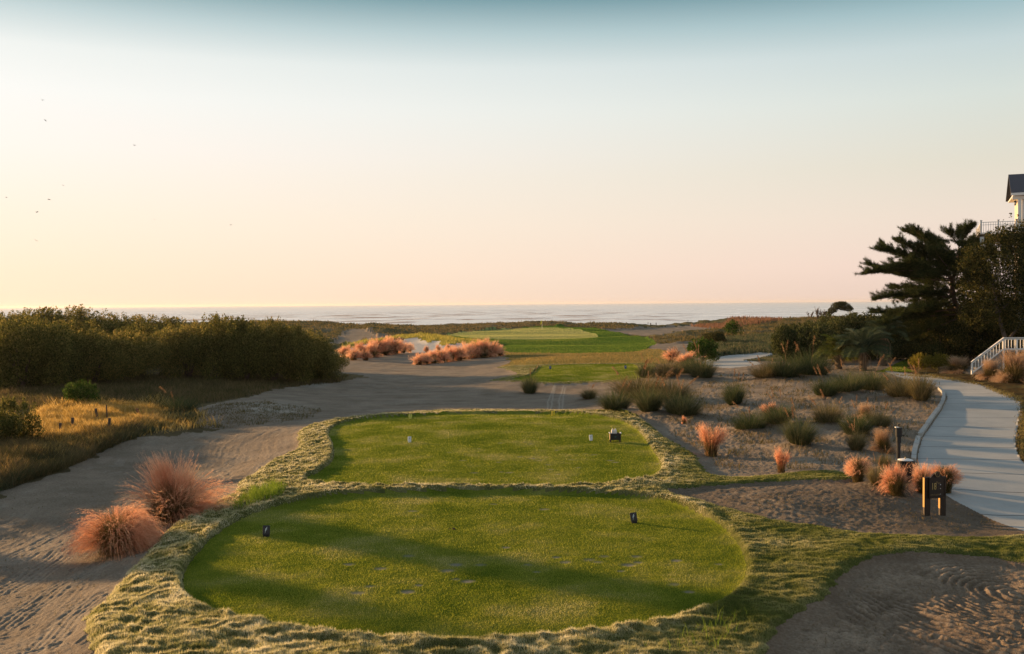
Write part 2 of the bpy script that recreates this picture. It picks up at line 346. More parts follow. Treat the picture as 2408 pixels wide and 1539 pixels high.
arcm = bb*np.clip(arc*.5*sstep(-.6, .3, noise(GX/1.9, GY/1.9, 91)+.15)+.5*n04+.35*n015+.9*sstep(-2.6, -.3, gsd['brb'])*(.4+n1)+.5*sstep(4.2, 5.6, rr)*(.6+n1), 0, 1)*.6*sandm  # arc tops and clods painted paler for sunlit relief; bunker edges plain tan
Z += np.where(sandm, bb*(.032*arc*sstep(-.6, .3, noise(GX/1.9, GY/1.9, 91)+.15)+.022*n04+.024*n015+.03*n1), 0)
rt = sandm & (GX > .1*GY) & (gsd['brb'] > 0) & (GY < 100)
Z += np.where(rt, (.4+.6*sstep(32, 42, GY))*np.where(True, 1, 1)*.8, 0)*(.030*noise(GX/.42, GY/.42, 31)-.035*np.clip(noise(GX/.26, GY/.26, 33)-.15, 0, 1)+.02*n015+.03*noise(GX/1.6, GY/.5, 34))
Z += np.where(zone == 7, .0, 0)
Z = beach(Z, GY, GX)
pn = sandm*sstep(40, 100, GY)
PXV, PYV = proj(GX, GY, Z)
# sand-filled divots on the tees
div = np.zeros(GX.shape)
dl = [(1100,1370),(1130,1331),(1072,1331),(1053,1345),(960,1310),(895,1340),(1072,1365),(958,1395),(985,1380),(870,1382),(1308,1313),(1385,1320),(1420,1312),(1496,1312),(1478,1331),(1590,1322),(1240,1331),(1585,1378),(1460,1345),(1405,1325),(1262,1348),(1190,1290),(970,1205),(1500,1325),(1330,1325),(820,1330),(840,1398),(1620,1395),(1690,1330),(1280,1200),(1160,1188)]
rd = random.Random(3)
for k in range(26): dl.append((rd.gauss(1300, 130), rd.gauss(1090, 22)))
for (a, b) in dl:
    g = ground(a, b); r = rd.uniform(.05, .10)
    w = 1.6*r
    m = np.exp(-(((GX-g[0])/w)**2+((GY-g[1])/(r*1.3))**2)**1.5); div = np.maximum(div, m*(rd.random()*.5+.5))
Z -= div*.012
DUGL = [
 (1245,925,40,46,'b','lone dark dune grass tuft in front of the far tee'),
 (1448,970,48,92,'a','dark dune grass clump just behind the middle tee, left of three'),
 (1528,980,56,78,'b','dune grass clump just behind the middle tee, middle of three'),
 (1602,985,52,92,'a','broad dark dune grass clump just behind the middle tee, right of three'),
 (1505,945,52,130,'c','straw brown dune grass behind the three dark clumps'),
 (1580,948,50,110,'c','brownish dune grass behind the right dark clump'),
 (1386,942,26,54,'e','small straw dune grass tuft on a sand hump left of the clumps'),
 (1520,898,32,56,'b','dark dune grass at the right corner of the far tee'),
 (1570,893,36,70,'c','straw green dune grass right of the far tee, second clump'),
 (1612,882,34,70,'a','dune grass below the two pink clumps near the far tee'),
 (1650,893,44,76,'a','rounded dune grass clump on its own sand hummock by the far path'),
 (1728,958,48,68,'b','lone dome of dark dune grass in the middle of the right sand'),
 (1765,1018,46,100,'d','wide low dune grass clump left below the pink plume'),
 (1832,1008,48,90,'a','dark dune grass clump around the pink plume'),
 (1878,1058,68,98,'b','tall yellowish green dune grass clump, nearest in the group of the right sand'),
 (1948,1005,50,84,'c','brownish dune grass clump between the tall ones on the right sand'),
 (2015,1032,56,80,'a','dark dune grass clump left of the beige plumed one'),
 (2068,1010,40,64,'c','straw dune grass clump behind the beige plumed one'),
 (2012,1067,46,64,'e','brown dune grass clump left of the ball washer'),
 (2080,1104,34,42,'e','small brown dune grass tuft left of the bin'),
 (2062,1146,42,54,'e','straw dune grass between two pink clumps by the strip'),
 (1800,898,34,70,'c','straw dune grass at the left end of the long dune hedge'),
 (1842,896,50,100,'a','dark dune grass forming the left of the long dune hedge'),
 (1905,888,52,86,'d','dune grass forming the right of the long dune hedge below the palms'),
 (1940,940,40,80,'a','dark dune grass on the left slope of the upper right dune'),
 (1990,932,52,90,'d','dune grass on the crest of the upper right dune'),
 (2050,925,48,96,'a','dune grass right of the crest of the upper right dune'),
 (2118,945,48,76,'c','brown tinged dune grass near the path bend'),
 (2165,952,58,80,'e','straw yellow dune grass clump touching the path bend'),
 (420,972,42,90,'d','green dune grass clump at the edge of the shaded meadow'),
 (345,1000,30,46,'c','small straw clump beside the rightmost short post')]
for a in DUGL[1:29]:
    g = ground(a[0], a[1]); k_ = g[1]/F; w_ = a[3]*k_*.75
    Z += np.where(sandm, .22*min(1, a[2]*k_)*np.exp(-(((GX-g[0])/w_)**2+((GY-g[1]-.2)/(w_*1.1))**2)), 0)
trk = np.zeros(GX.shape)
for pts in ([(1287,970),(1289,955),(1288,945),(1297,925),(1303,908)],[(1294,970),(1297,955),(1300,930),(1306,908)],[(1312,970),(1316,955),(1314,945),(1318,930),(1325,908)],[(1319,970),(1323,955),(1325,930),(1329,912)]):
    w = np.array([ground(*p)[:2] for p in pts])
    xs = np.interp(GY, w[:, 1], w[:, 0], left=999, right=999)
    trk = np.maximum(trk, np.exp(-((GX-xs+.03*n1)/.055)**2)*(GY > w[0, 1])*(GY < w[-1, 1]))
Z += trk*.01
def local(x, y, r):
    j0, j1 = np.searchsorted(ys, [y-r, y+r]); i0, i1 = np.searchsorted(uc, [(x-r)/y-.003, (x+r)/y+.003]); return slice(max(j0, 0), j1+1), slice(max(i0, 0), i1+1)
for pts, nl, gap_ in (([(498,1160),(520,1122),(508,1106),(560,1084),(625,1074)], 2, .35), ([(575,1128),(603,1100),(655,1064)], 3, .16), ([(-40,1330),(150,1240),(300,1178),(470,1112),(560,1075)], 6, .17), ([(-40,1400),(120,1300),(240,1225)], 6, .16), ([(-40,1480),(60,1420),(140,1370),(215,1330)], 5, .15), ([(60,1539),(150,1450),(215,1400)], 5, .14), ([(800,950),(1000,945),(1200,952)], 3, .8), ([(820,900),(1000,908),(1150,915)], 3, 1.0), ([(640,1010),(760,985),(900,965)], 4, .5)):
    w = np.array([ground(*p)[:2] for p in pts])
    for (a, b) in zip(w[:-1], w[1:]):
        c = (a+b)/2; r_ = np.hypot(*(b-a))/2+nl*gap_+.5; J, I = local(c[0], c[1], r_); x = GX[J, I]; y = GY[J, I]; e = b-a; L2 = (e*e).sum(); t = ((x-a[0])*e[0]+(y-a[1])*e[1])/L2
        dd = ((x-a[0])*e[1]-(y-a[1])*e[0])/math.sqrt(L2)+.05*n1[J, I]; q_ = np.abs(dd-np.clip(np.round(dd/gap_), 0, nl-1)*gap_)
        g_ = np.exp(-(q_/(.022+.0012*c[1]))**2)*((t >= 0) & (t < 1))*sandm[J, I]; Z[J, I] -= .016*g_; trk[J, I] = np.maximum(trk[J, I], .35*np.exp(-((q_-.06)/.03)**2)*((t >= 0) & (t < 1)))
rf = random.Random(12)
for k in range(225):
    px_, py_ = ((rf.uniform(1880, 2408), rf.uniform(1335, 1539)) if k < 90 else (rf.uniform(1640, 2180), rf.uniform(880, 1200)) if k < 200 else (rf.uniform(0, 260), rf.uniform(1300, 1539)))
    g = ground(px_, py_); J, I = local(g[0], g[1], .4); a_ = rf.uniform(0, 3.14); x = GX[J, I]-g[0]; y = GY[J, I]-g[1]; u = x*math.cos(a_)+y*math.sin(a_); v = -x*math.sin(a_)+y*math.cos(a_)
    m_ = np.exp(-((u/.15)**2+(v/.065)**2)**1.5)*sandm[J, I]; rim_ = np.exp(-((np.sqrt((u/.19)**2+(v/.10)**2)-1)/.25)**2)*sandm[J, I]
    Z[J, I] += -.035*m_+.012*rim_; trk[J, I] = np.maximum(trk[J, I], .45*m_)
white = np.exp(-((PXV-640)/75)**2-((PYV-960)/14)**2)+np.exp(-((PXV-720)/60)**2-((PYV-905)/7)**2)
white = np.clip(white*1.2*(.75+.6*n1), 0, 1)
# ------------------------------------------------------------------ materials
def nmat(name):
    m = bpy.data.materials.new(name); m.use_nodes = True; nt = m.node_tree; nt.nodes.clear(); return m, nt.nodes, nt.links
def out(N, L, sh):
    o = N.new('ShaderNodeOutputMaterial'); L.new(sh, o.inputs[0])
def nz(N, L, scale, det=3, vec=None, rough=.55):
    n = N.new('ShaderNodeTexNoise'); n.inputs['Scale'].default_value = scale; n.inputs['Detail'].default_value = det; n.inputs['Roughness'].default_value = rough
    if vec is None:
        g = N.new('ShaderNodeNewGeometry'); vec = g.outputs['Position']
    L.new(vec, n.inputs['Vector']); return n.outputs[0]
def rmp(N, L, fac, stops):
    r = N.new('ShaderNodeValToRGB'); e = r.color_ramp.elements
    while len(e) < len(stops): e.new(.5)
    for k, (p, c) in enumerate(stops): e[k].position = p; e[k].color = (*c[:3], 1)
    L.new(fac, r.inputs[0]); return r.outputs[0]
def mixc(N, L, fac, a, b, mode='MIX'):
    m = N.new('ShaderNodeMix'); m.data_type = 'RGBA'; m.blend_type = mode
    if isinstance(fac, (int, float)): m.inputs[0].default_value = fac
    else: L.new(fac, m.inputs[0])
    for i, c in ((6, a), (7, b)):
        if isinstance(c, tuple): m.inputs[i].default_value = (*c[:3], 1)
        else: L.new(c, m.inputs[i])
    return m.outputs[2]
def attr(N, n):
    a = N.new('ShaderNodeAttribute'); a.attribute_name = n; return a.outputs['Fac']
def mth(N, L, op, a, b=None, clamp=False):
    m = N.new('ShaderNodeMath'); m.operation = op; m.use_clamp = clamp
    for i, v in ((0, a), (1, b)):
        if v is None: continue
        if isinstance(v, (int, float)): m.inputs[i].default_value = v
        else: L.new(v, m.inputs[i])
    return m.outputs[0]
def bump(N, L, h, strength=.5, dist=.02):
    b = N.new('ShaderNodeBump'); b.inputs['Strength'].default_value = strength; b.inputs['Distance'].default_value = dist; L.new(h, b.inputs['Height']); return b.outputs[0]
def princ(N, L, col, rough=.9, nrm=None, spec=.2):
    p = N.new('ShaderNodeBsdfPrincipled'); p.inputs['Roughness'].default_value = rough; p.inputs['Specular IOR Level'].default_value = spec
    if isinstance(col, tuple): p.inputs['Base Color'].default_value = (*col[:3], 1)
    else: L.new(col, p.inputs['Base Color'])
    if nrm is not None: L.new(nrm, p.inputs['Normal'])
    return p
def sand_mat(name, lo, hi, m1c=(.42, .40, .35)):
    m, N, L = nmat(name)
    c = rmp(N, L, nz(N, L, .6, 5), [(.3, lo), (.7, hi)])
    f = nz(N, L, 9, 4); c = mixc(N, L, f, c, mixc(N, L, 1, c, (.72, .70, .68), 'MULTIPLY'))
    # scattered dark debris
    d = rmp(N, L, nz(N, L, 3.1, 6, rough=.7), [(.60, (0, 0, 0)), (.70, (1, 1, 1))])
    c = mixc(N, L, mth(N, L, 'MULTIPLY', d, .35), c, (.10, .075, .055))
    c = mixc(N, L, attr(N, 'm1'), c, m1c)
    c = mixc(N, L, rmp(N, L, nz(N, L, 17, 4, rough=.75), [(.40, (0, 0, 0)), (.62, (1, 1, 1))]), mixc(N, L, 1, c, (.70, .66, .62), 'MULTIPLY'), c)
    h = mth(N, L, 'ADD', nz(N, L, 42, 5, rough=.7), mth(N, L, 'MULTIPLY', nz(N, L, 9, 4, rough=.65), 1.6))
    out(N, L, princ(N, L, c, .95, bump(N, L, h, .9, .035), .1).outputs[0]); return m
def turf_mat(name, lo, mid, hi, sc=.5, far=False, divots=False):
    m, N, L = nmat(name)
    c = rmp(N, L, nz(N, L, sc, 5, rough=.6), [(.3, lo), (.5, mid), (.72, hi)])
    f = nz(N, L, 25 if not far else 4, 3); c = mixc(N, L, f, mixc(N, L, 1, c, (.6, .65, .6), 'MULTIPLY'), c)
    if name == 'rough_turf': c = mixc(N, L, mth(N, L, 'MULTIPLY', attr(N, 'm1'), .8), c, mixc(N, L, nz(N, L, 1.3, 4), (.05, .075, .015), (.13, .14, .04)))
    if divots: c = mixc(N, L, attr(N, 'm1'), c, (.26, .25, .20))
    h = nz(N, L, 45 if not far else 8, 4, rough=.7)
    b = bump(N, L, h, 1.0, .05 if not far else .12)
    df = N.new('ShaderNodeBsdfDiffuse'); L.new(c, df.inputs[0]); L.new(b, df.inputs['Normal'])
    out(N, L, df.outputs[0]); return m
def blade_mat(name, stops, trans=.45, tint=None, tscale=.5, rnd=0.0):
    """stops over per-blade value 'var'"""
    m, N, L = nmat(name)
    v = attr(N, 'var')
    if tint: v = mth(N, L, 'ADD', mth(N, L, 'MULTIPLY', v, 1-tint), mth(N, L, 'MULTIPLY', rmp(N, L, nz(N, L, tscale, 4), [(.3, (0, 0, 0)), (.7, (1, 1, 1))]), tint))
    if rnd:
        oi = N.new('ShaderNodeObjectInfo'); v = mth(N, L, 'ADD', v, mth(N, L, 'MULTIPLY', mth(N, L, 'SUBTRACT', oi.outputs['Random'], .5), rnd), True)
    c = rmp(N, L, v, stops)
    df = N.new('ShaderNodeBsdfDiffuse'); L.new(c, df.inputs[0])
    tr = N.new('ShaderNodeBsdfTranslucent'); L.new(c, tr.inputs[0])
    ms = N.new('ShaderNodeMixShader'); ms.inputs[0].default_value = trans; L.new(df.outputs[0], ms.inputs[1]); L.new(tr.outputs[0], ms.inputs[2])
    out(N, L, ms.outputs[0]); return m
def plain(name, c, rough=.6, c2=None, sc=20, metal=0, bmp=.15, spec=.4):
    m, N, L = nmat(name)
    c2 = c2 or tuple(x*.75 for x in c)
    p = princ(N, L, mixc(N, L, nz(N, L, sc, 4), c2, c), rough, bump(N, L, nz(N, L, sc*4, 3), bmp, .01), spec)
    p.inputs['Metallic'].default_value = metal; out(N, L, p.outputs[0]); return m
SAND = sand_mat('sand', (.24, .20, .155), (.37, .315, .25))
SANDM = sand_mat('mound_sand', (.16, .128, .096), (.25, .205, .158))  # darker copy of the sand with the sign mound's shade coloured in
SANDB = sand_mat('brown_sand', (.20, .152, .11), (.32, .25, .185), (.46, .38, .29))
SANDW = sand_mat('pale_sand', (.60, .60, .58), (.74, .73, .70))
TURF = turf_mat('tee_turf', (.10, .15, .015), (.19, .23, .03), (.34, .32, .10), .42, divots=True)
ROUGHM = turf_mat('rough_turf', (.07, .085, .025), (.16, .16, .065), (.30, .27, .14), .9)
GREENM = turf_mat('putting_turf', (.24, .29, .10), (.29, .33, .13), (.36, .36, .16), .12, True)
FAIRM = turf_mat('fairway_turf', (.05, .12, .025), (.08, .15, .03), (.13, .18, .04), .08, True)
DRYR = turf_mat('dry_rough_turf', (.16, .16, .05), (.26, .23, .08), (.34, .28, .12), .12, True)
SCRUB = turf_mat('dune_ground', (.09, .09, .045), (.15, .13, .07), (.24, .20, .13), .09, True)
MEADM = turf_mat('meadow_ground', (.10, .08, .05), (.15, .12, .07), (.22, .17, .10), .6)
MULCHM = turf_mat('mulch_ground', (.05, .03, .018), (.10, .07, .035), (.17, .14, .06), .9)
LIPM = turf_mat('lip_turf', (.16, .16, .03), (.30, .27, .06), (.40, .34, .11), .12, True)
B_LIP = None
LAWNM = turf_mat('lawn_turf', (.09, .15, .02), (.14, .2, .03), (.2, .24, .04), .6)
def concrete():
    m, N, L = nmat('path_concrete')
    c = rmp(N, L, nz(N, L, .7, 5), [(.3, (.36, .37, .36)), (.7, (.45, .45, .43))])
    f = nz(N, L, 14, 5); c = mixc(N, L, f, mixc(N, L, 1, c, (.8, .8, .8), 'MULTIPLY'), c)
    g = N.new('ShaderNodeNewGeometry'); s = N.new('ShaderNodeSeparateXYZ'); L.new(g.outputs['Position'], s.inputs[0])
    q = mth(N, L, 'FRACT', mth(N, L, 'DIVIDE', mth(N, L, 'ADD', s.outputs['Y'], mth(N, L, 'MULTIPLY', s.outputs['X'], .12)), 2.9))
    j = mth(N, L, 'LESS_THAN', q, .03)
    c = mixc(N, L, mth(N, L, 'MULTIPLY', j, .8), c, (.07, .07, .07))
    st = rmp(N, L, nz(N, L, 2.2, 5, rough=.7), [(.62, (0, 0, 0)), (.75, (1, 1, 1))])
    c = mixc(N, L, mth(N, L, 'MULTIPLY', st, .3), c, (.22, .2, .17))
    out(N, L, princ(N, L, c, .85, bump(N, L, nz(N, L, 40, 3), .3, .006), .25).outputs[0]); return m
CONC = concrete()
# ------------------------------------------------------------------ ground sheets, one mesh split by cover
IDX = np.arange(NR*NC).reshape(NR, NC)
fz = zone[:-1, :-1]
# keep isolated cells out
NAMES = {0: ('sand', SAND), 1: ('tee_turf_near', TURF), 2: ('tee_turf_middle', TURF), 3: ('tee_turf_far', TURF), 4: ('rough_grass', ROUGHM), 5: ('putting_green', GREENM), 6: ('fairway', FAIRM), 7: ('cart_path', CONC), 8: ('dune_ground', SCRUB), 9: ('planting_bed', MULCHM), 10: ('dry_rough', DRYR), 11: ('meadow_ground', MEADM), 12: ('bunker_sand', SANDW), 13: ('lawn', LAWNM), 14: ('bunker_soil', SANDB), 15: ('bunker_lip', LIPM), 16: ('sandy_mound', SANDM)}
SDESC = {1: 'large kidney shaped closely mown tee nearest the camera', 2: 'closely mown tee behind the near one with white and yellow markers', 3: 'small distant mown tee with blue markers'}
LUSH = lush.ravel()
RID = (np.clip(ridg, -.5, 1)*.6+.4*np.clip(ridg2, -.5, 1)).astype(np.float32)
VG = np.stack([GX.ravel(), GY.ravel(), Z.ravel()], 1)
LUSH = lush.ravel()
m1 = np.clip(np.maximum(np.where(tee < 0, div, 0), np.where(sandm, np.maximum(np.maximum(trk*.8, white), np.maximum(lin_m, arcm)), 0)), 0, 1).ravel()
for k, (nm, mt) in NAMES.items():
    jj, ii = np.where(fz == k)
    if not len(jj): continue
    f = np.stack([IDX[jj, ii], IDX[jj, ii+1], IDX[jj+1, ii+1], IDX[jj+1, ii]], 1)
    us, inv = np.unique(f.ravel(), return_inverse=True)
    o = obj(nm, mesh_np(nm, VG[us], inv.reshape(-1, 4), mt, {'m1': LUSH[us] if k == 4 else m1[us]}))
    tag(o, SDESC.get(k), None, None, 'structure')
gb = MB(); gb.add([(-60, -300, -.9), (60, -300, -.9), (60, 8.5, -.9), (-60, 8.5, -.9)], [(0, 1, 2, 3)])
tag(gb.build('ground', SAND), kind='structure')
# sea
def sea():
    m, N, L = nmat('sea_water')
    g = N.new('ShaderNodeNewGeometry')
    mp = N.new('ShaderNodeMapping'); mp.inputs['Scale'].default_value = (.25, 1, 1); L.new(g.outputs['Position'], mp.inputs[0])
    mpf = N.new('ShaderNodeMapping'); mpf.inputs['Scale'].default_value = (1.2, 1.0, 1); L.new(g.outputs['Position'], mpf.inputs[0])
    mp2 = N.new('ShaderNodeMapping'); mp2.inputs['Scale'].default_value = (.7, .45, 1); L.new(g.outputs['Position'], mp2.inputs[0])
    n1 = nz(N, L, .22, 5, mp.outputs[0]); n2 = nz(N, L, .035, 4, mp.outputs[0]); n3_ = nz(N, L, .030, 5, mp2.outputs[0], .6)
    h = mth(N, L, 'ADD', mth(N, L, 'MULTIPLY', n1, 1.0), mth(N, L, 'MULTIPLY', n2, 3.5))
    sh = rmp(N, L, n3_, [(.52, (0, 0, 0)), (.60, (1, 1, 1))])
    # shoal band roughly 550-1500 m out where the swell stands up and turns brown
    s = N.new('ShaderNodeSeparateXYZ'); L.new(g.outputs['Position'], s.inputs[0])
    bd = rmp(N, L, mth(N, L, 'DIVIDE', s.outputs['Y'], 2400), [(.2, (0, 0, 0)), (.27, (1, 1, 1)), (.45, (1, 1, 1)), (.75, (0, 0, 0))])
    bx = rmp(N, L, mth(N, L, 'DIVIDE', mth(N, L, 'ADD', s.outputs['X'], 500), 1000), [(.1, (.5, .5, .5)), (.35, (1, 1, 1)), (.6, (1, 1, 1)), (.7, (.15, .15, .15))])
    k = mth(N, L, 'MULTIPLY', mth(N, L, 'MULTIPLY', sh, bd), bx)
    c = mixc(N, L, k, (.60, .61, .62), (.26, .17, .14))
    fm = rmp(N, L, nz(N, L, .016, 6, mpf.outputs[0], .65), [(.53, (0, 0, 0)), (.58, (1, 1, 1))]); fm = mth(N, L, 'MULTIPLY', fm, bd)
    c = mixc(N, L, fm, c, (.85, .84, .82))
    p = princ(N, L, c, .3, bump(N, L, h, .30, 2.0), .5)
    L.new(mth(N, L, 'ADD', .26, mth(N, L, 'MULTIPLY', k, .5)), p.inputs['Roughness'])
    L.new(mth(N, L, 'SUBTRACT', .5, mth(N, L, 'MULTIPLY', k, .35)), p.inputs['Specular IOR Level'])
    out(N, L, p.outputs[0]); return m
sb = MB(); R_ = 15000
sb.add([(-R_, 300, -5), (R_, 300, -5), (R_, R_, -5), (-R_, R_, -5)], [(0, 1, 2, 3)])
tag(sb.build('sea', sea()), kind='structure')
# ------------------------------------------------------------------ grass blades as stuff
def blades_mesh(name, p, h, w, mat, lean=.5, var=None, az=None, parent=None, seg=1):
    n = len(p)
    a = rng.uniform(0, 2*math.pi, n) if az is None else az
    ln = np.abs(rng.normal(0, lean, n)); d = np.stack([np.sin(ln)*np.cos(a), np.sin(ln)*np.sin(a), np.cos(ln)], 1)
    fa = rng.uniform(0, math.pi, n); sd = np.stack([np.cos(fa), np.sin(fa), 0*fa], 1)
    h = np.broadcast_to(h, (n,)); w = np.broadcast_to(w, (n,))
    v0 = p-sd*w[:, None]/2; v1 = p+sd*w[:, None]/2; v2 = p+d*h[:, None]
    V = np.stack([v0, v1, v2], 1).reshape(-1, 3); Fc = np.arange(3*n).reshape(n, 3)
    var = rng.random(n) if var is None else var
    return obj(name, mesh_np(name, V, Fc, mat, {'var': np.repeat(var, 3)}, smooth=False), parent)
def cells(mask, k, extra=None):
    """k random points per grid cell of a mask"""
    jj, ii = np.where(mask[:-1, :-1])
    if k < 1:
        s = rng.random(len(jj)) < k; jj, ii = jj[s], ii[s]; k = 1
    jj = np.repeat(jj, k); ii = np.repeat(ii, k); a = rng.random(len(jj)); b = rng.random(len(jj))
    V = VG.reshape(NR, NC, 3)
    p = (V[jj, ii]*(1-a)[:, None]+V[jj, ii+1]*a[:, None])*(1-b)[:, None]+(V[jj+1, ii]*(1-a)[:, None]+V[jj+1, ii+1]*a[:, None])*b[:, None]
    return (p, extra[jj, ii]) if extra is not None else p
INF = np.abs(uc)[None, :] < .58
INF = np.repeat(INF, NR, 0) & (GY > 14)
B_TEE = blade_mat('tee_blade', [(0, (.11, .17, .015)), (.3, (.24, .28, .03)), (.6, (.38, .38, .06)), (.85, (.55, .50, .20)), (1, (.6, .58, .34))], .5, .6, .42)
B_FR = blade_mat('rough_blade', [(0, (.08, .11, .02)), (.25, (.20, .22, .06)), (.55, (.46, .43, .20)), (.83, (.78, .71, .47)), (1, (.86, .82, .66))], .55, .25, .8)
B_DRY = blade_mat('dry_blade', [(0, (.22, .16, .05)), (1, (.42, .30, .12))], .5)
for k, nm in ((1, 'mown_grass_near'), (2, 'mown_grass_middle'), (3, 'mown_grass_far')):
    p, tq = cells((zone == k) & INF & (div < .3), .75, tee+.15*n3)
    y = p[:, 1]; tv = np.clip(rng.random(len(y))*.75+.12+.20*np.sin(tq*math.pi/.95)*np.exp(tq/3.5), 0, 1)
    tag(blades_mesh(nm, p, .018+.0006*y*rng.random(len(y)), .0006*y+.002, B_TEE, .5, tv), 'short mown grass blades covering a tee', 'grass', None, 'stuff')
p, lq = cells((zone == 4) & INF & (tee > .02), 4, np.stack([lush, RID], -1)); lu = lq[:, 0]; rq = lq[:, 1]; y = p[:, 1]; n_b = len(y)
vr_ = np.clip((rng.random(n_b)*.6+.45*rq)*(1-.6*lu)+.25*noise(p[:, 0]/1.7, p[:, 1]/1.7, 55)+.3*noise(p[:, 0]/.35, p[:, 1]/.3, 56)*(1-.5*lu)+.08*(1-lu), 0, 1)  # blades paler on tuft crests, greener between: sunlit tops and dew as colour
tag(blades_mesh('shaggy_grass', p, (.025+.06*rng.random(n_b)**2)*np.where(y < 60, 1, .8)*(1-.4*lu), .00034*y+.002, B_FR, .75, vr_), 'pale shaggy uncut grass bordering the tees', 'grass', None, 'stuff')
B_FAR = blade_mat('far_turf_blade', [(0, (.06, .15, .02)), (.5, (.17, .26, .04)), (1, (.42, .42, .09))], .5, .55, .05)
B_GRN = blade_mat('green_turf_blade', [(0, (.50, .52, .14)), (1, (.78, .68, .26))], .5, .5, .08)
p = cells((zone == 6) & INF, 2); tag(blades_mesh('fairway_grass', p, .07, .0006*p[:, 1], B_FAR, .5), 'mown fairway grass before the putting green', 'grass', None, 'stuff')
p = cells((zone == 5) & INF, 2); tag(blades_mesh('green_grass', p, .05, .0006*p[:, 1], B_GRN, .5), 'very short grass of the putting green', 'grass', None, 'stuff')
p = cells((zone == 10) & INF, 2); tag(blades_mesh('dry_rough_grass', p, .08+.08*rng.random(len(p)), .0006*p[:, 1], B_DRY, .6), 'straw coloured rough grass beside the fairway', 'grass', None, 'stuff')
p = cells((zone == 15) & INF, 3); tag(blades_mesh('bunker_lip_grass', p, .25+.15*rng.random(len(p)), .0006*p[:, 1], blade_mat('lip_blade', [(0, (.22, .22, .04)), (1, (.50, .42, .12))], .5), .5), 'olive grass on the raised lip of the white bunker', 'grass', None, 'stuff')
p = cells((zone == 13) & INF, 1); tag(blades_mesh('lawn_grass', p, .05, .0006*p[:, 1], B_TEE, .5), 'bright lawn strip below the palms', 'grass', None, 'stuff')
def inpx(poly):
    poly = np.array(poly, float); return sdf(PXV, PYV, poly, 2) < 0
def ribbons(b, az, th, ln, w, seg=4, droop=.8, face=None):
    """curved tapering blades; returns verts, faces"""
    n = len(b); P = [b]; t = th.copy(); q = b.copy()
    for k in range(seg):
        tt = th+droop*((k+.5)/seg)**1.6
        q = q+(ln/seg)[:, None]*np.stack([np.sin(tt)*np.cos(az), np.sin(tt)*np.sin(az), np.cos(tt)], 1); P.append(q)
    fa = (az+math.pi/2 if face is None else face); sd = np.stack([np.cos(fa), np.sin(fa), 0*fa], 1)
    V = []
    for k, q in enumerate(P):
        ww = (w*(1-(k/seg)**2*.92)/2)[:, None]; V += [q-sd*ww, q+sd*ww]
    V = np.stack(V, 1).reshape(-1, 3)
    o = (np.arange(n)*(2*(seg+1)))[:, None, None]; f = np.array([[2*k, 2*k+1, 2*k+3, 2*k+2] for k in range(seg)])[None]
    return V, (o+f).reshape(-1, 4), np.array(P)          # P (seg+1, n, 3)
def scatter(name, poly, n, hr, mat, wk=.0006, lean=.35, label='', zmask=None, seg=3, droop=.7, clump=.0, cat='grass', pmin=.0):
    m = inpx(poly) & INF & (GY < 330)
    if zmask is not None: m &= zmask
    jj, ii = np.where(m)
    if not len(jj): return
    # weight by world area and by clumping noise
    wgt = (GY[jj, ii]**1.0)*np.clip(fbm(GX[jj, ii]/(1.2 if clump else 3), GY[jj, ii]/(1.2 if clump else 3), 77, 2)*clump+1-clump*.3, pmin, 3)
    s = rng.choice(len(jj), n, p=wgt/wgt.sum()); jj, ii = jj[s], ii[s]
    dx = (uc[1]-uc[0]); p = VG.reshape(NR, NC, 3)[jj, ii].copy()
    p[:, 0] += rng.normal(0, .0006, n)*p[:, 1]; p[:, 1] += rng.normal(0, .006, n)*p[:, 1]
    h = rng.uniform(hr[0], hr[1], n)*(1+.5*noise(p[:, 0]/1.5, p[:, 1]/1.5, 5))
    V, Fc, _ = ribbons(p, rng.uniform(0, 6.28, n), np.abs(rng.normal(0, lean, n)), h, wk*p[:, 1]+.002, seg, droop, rng.uniform(0, 6.28, n))
    o = obj(name, mesh_np(name, V, Fc, mat, {'var': np.repeat(rng.random(n), 2*(seg+1))}))
    tag(o, label, cat, None, 'stuff'); return o
G_GOLD = blade_mat('golden_grass', [(0, (.30, .19, .04)), (.6, (.58, .38, .11)), (1, (.72, .52, .22))], .55)  # dry straw tone pushed to gold, the meadow's sunlight put into the colour
G_BRN = blade_mat('brown_grass', [(0, (.05, .06, .022)), (.5, (.13, .11, .05)), (1, (.28, .19, .10))], .45, .4, .35)
G_GRY = blade_mat('grey_green_grass', [(0, (.05, .075, .035)), (.6, (.11, .13, .07)), (1, (.24, .2, .12))], .4)
G_LIT = blade_mat('bright_grass', [(0, (.12, .2, .02)), (1, (.24, .32, .05))], .5)
ok = (zone == 11) | (zone == 8)
scatter('golden_meadow_grass', [(60,990),(110,968),(200,955),(330,958),(370,966),(400,985),(435,998),(380,1010),(310,1015),(250,1035),(190,1055),(150,1080),(80,1075)], 34000, (.25, .6), G_GOLD, .0005, .4, 'golden dry grass of the meadow round the short posts', clump=.6)
scatter('shaded_meadow_grass', [(-20,880),(300,890),(420,880),(560,885),(700,890),(820,885),(800,900),(740,905),(650,915),(600,930),(480,950),(330,960),(90,975),(-20,950)], 34000, (.2, .5), G_BRN, .0006, .45, 'brownish shaded meadow grass below the thicket', clump=.8)
scatter('stray_golden_grass', [(0,1150),(0,1040),(90,1000),(110,950),(380,945),(470,970),(520,1000),(330,1028),(240,1055),(150,1100)], 7000, (.3, .65), G_GOLD, .0005, .5, 'stray golden stalks along the meadow edge', clump=1.2)
scatter('bank_grass', [(-30,1170),(-30,1040),(90,1040),(160,1040),(250,1020),(320,1005),(345,1020),(300,1038),(240,1062),(200,1085),(140,1110),(60,1135),(0,1155)], 26000, (.3, .7), G_BRN, .0005, .5, 'tangled weedy grass along the left sand bank', clump=.6)
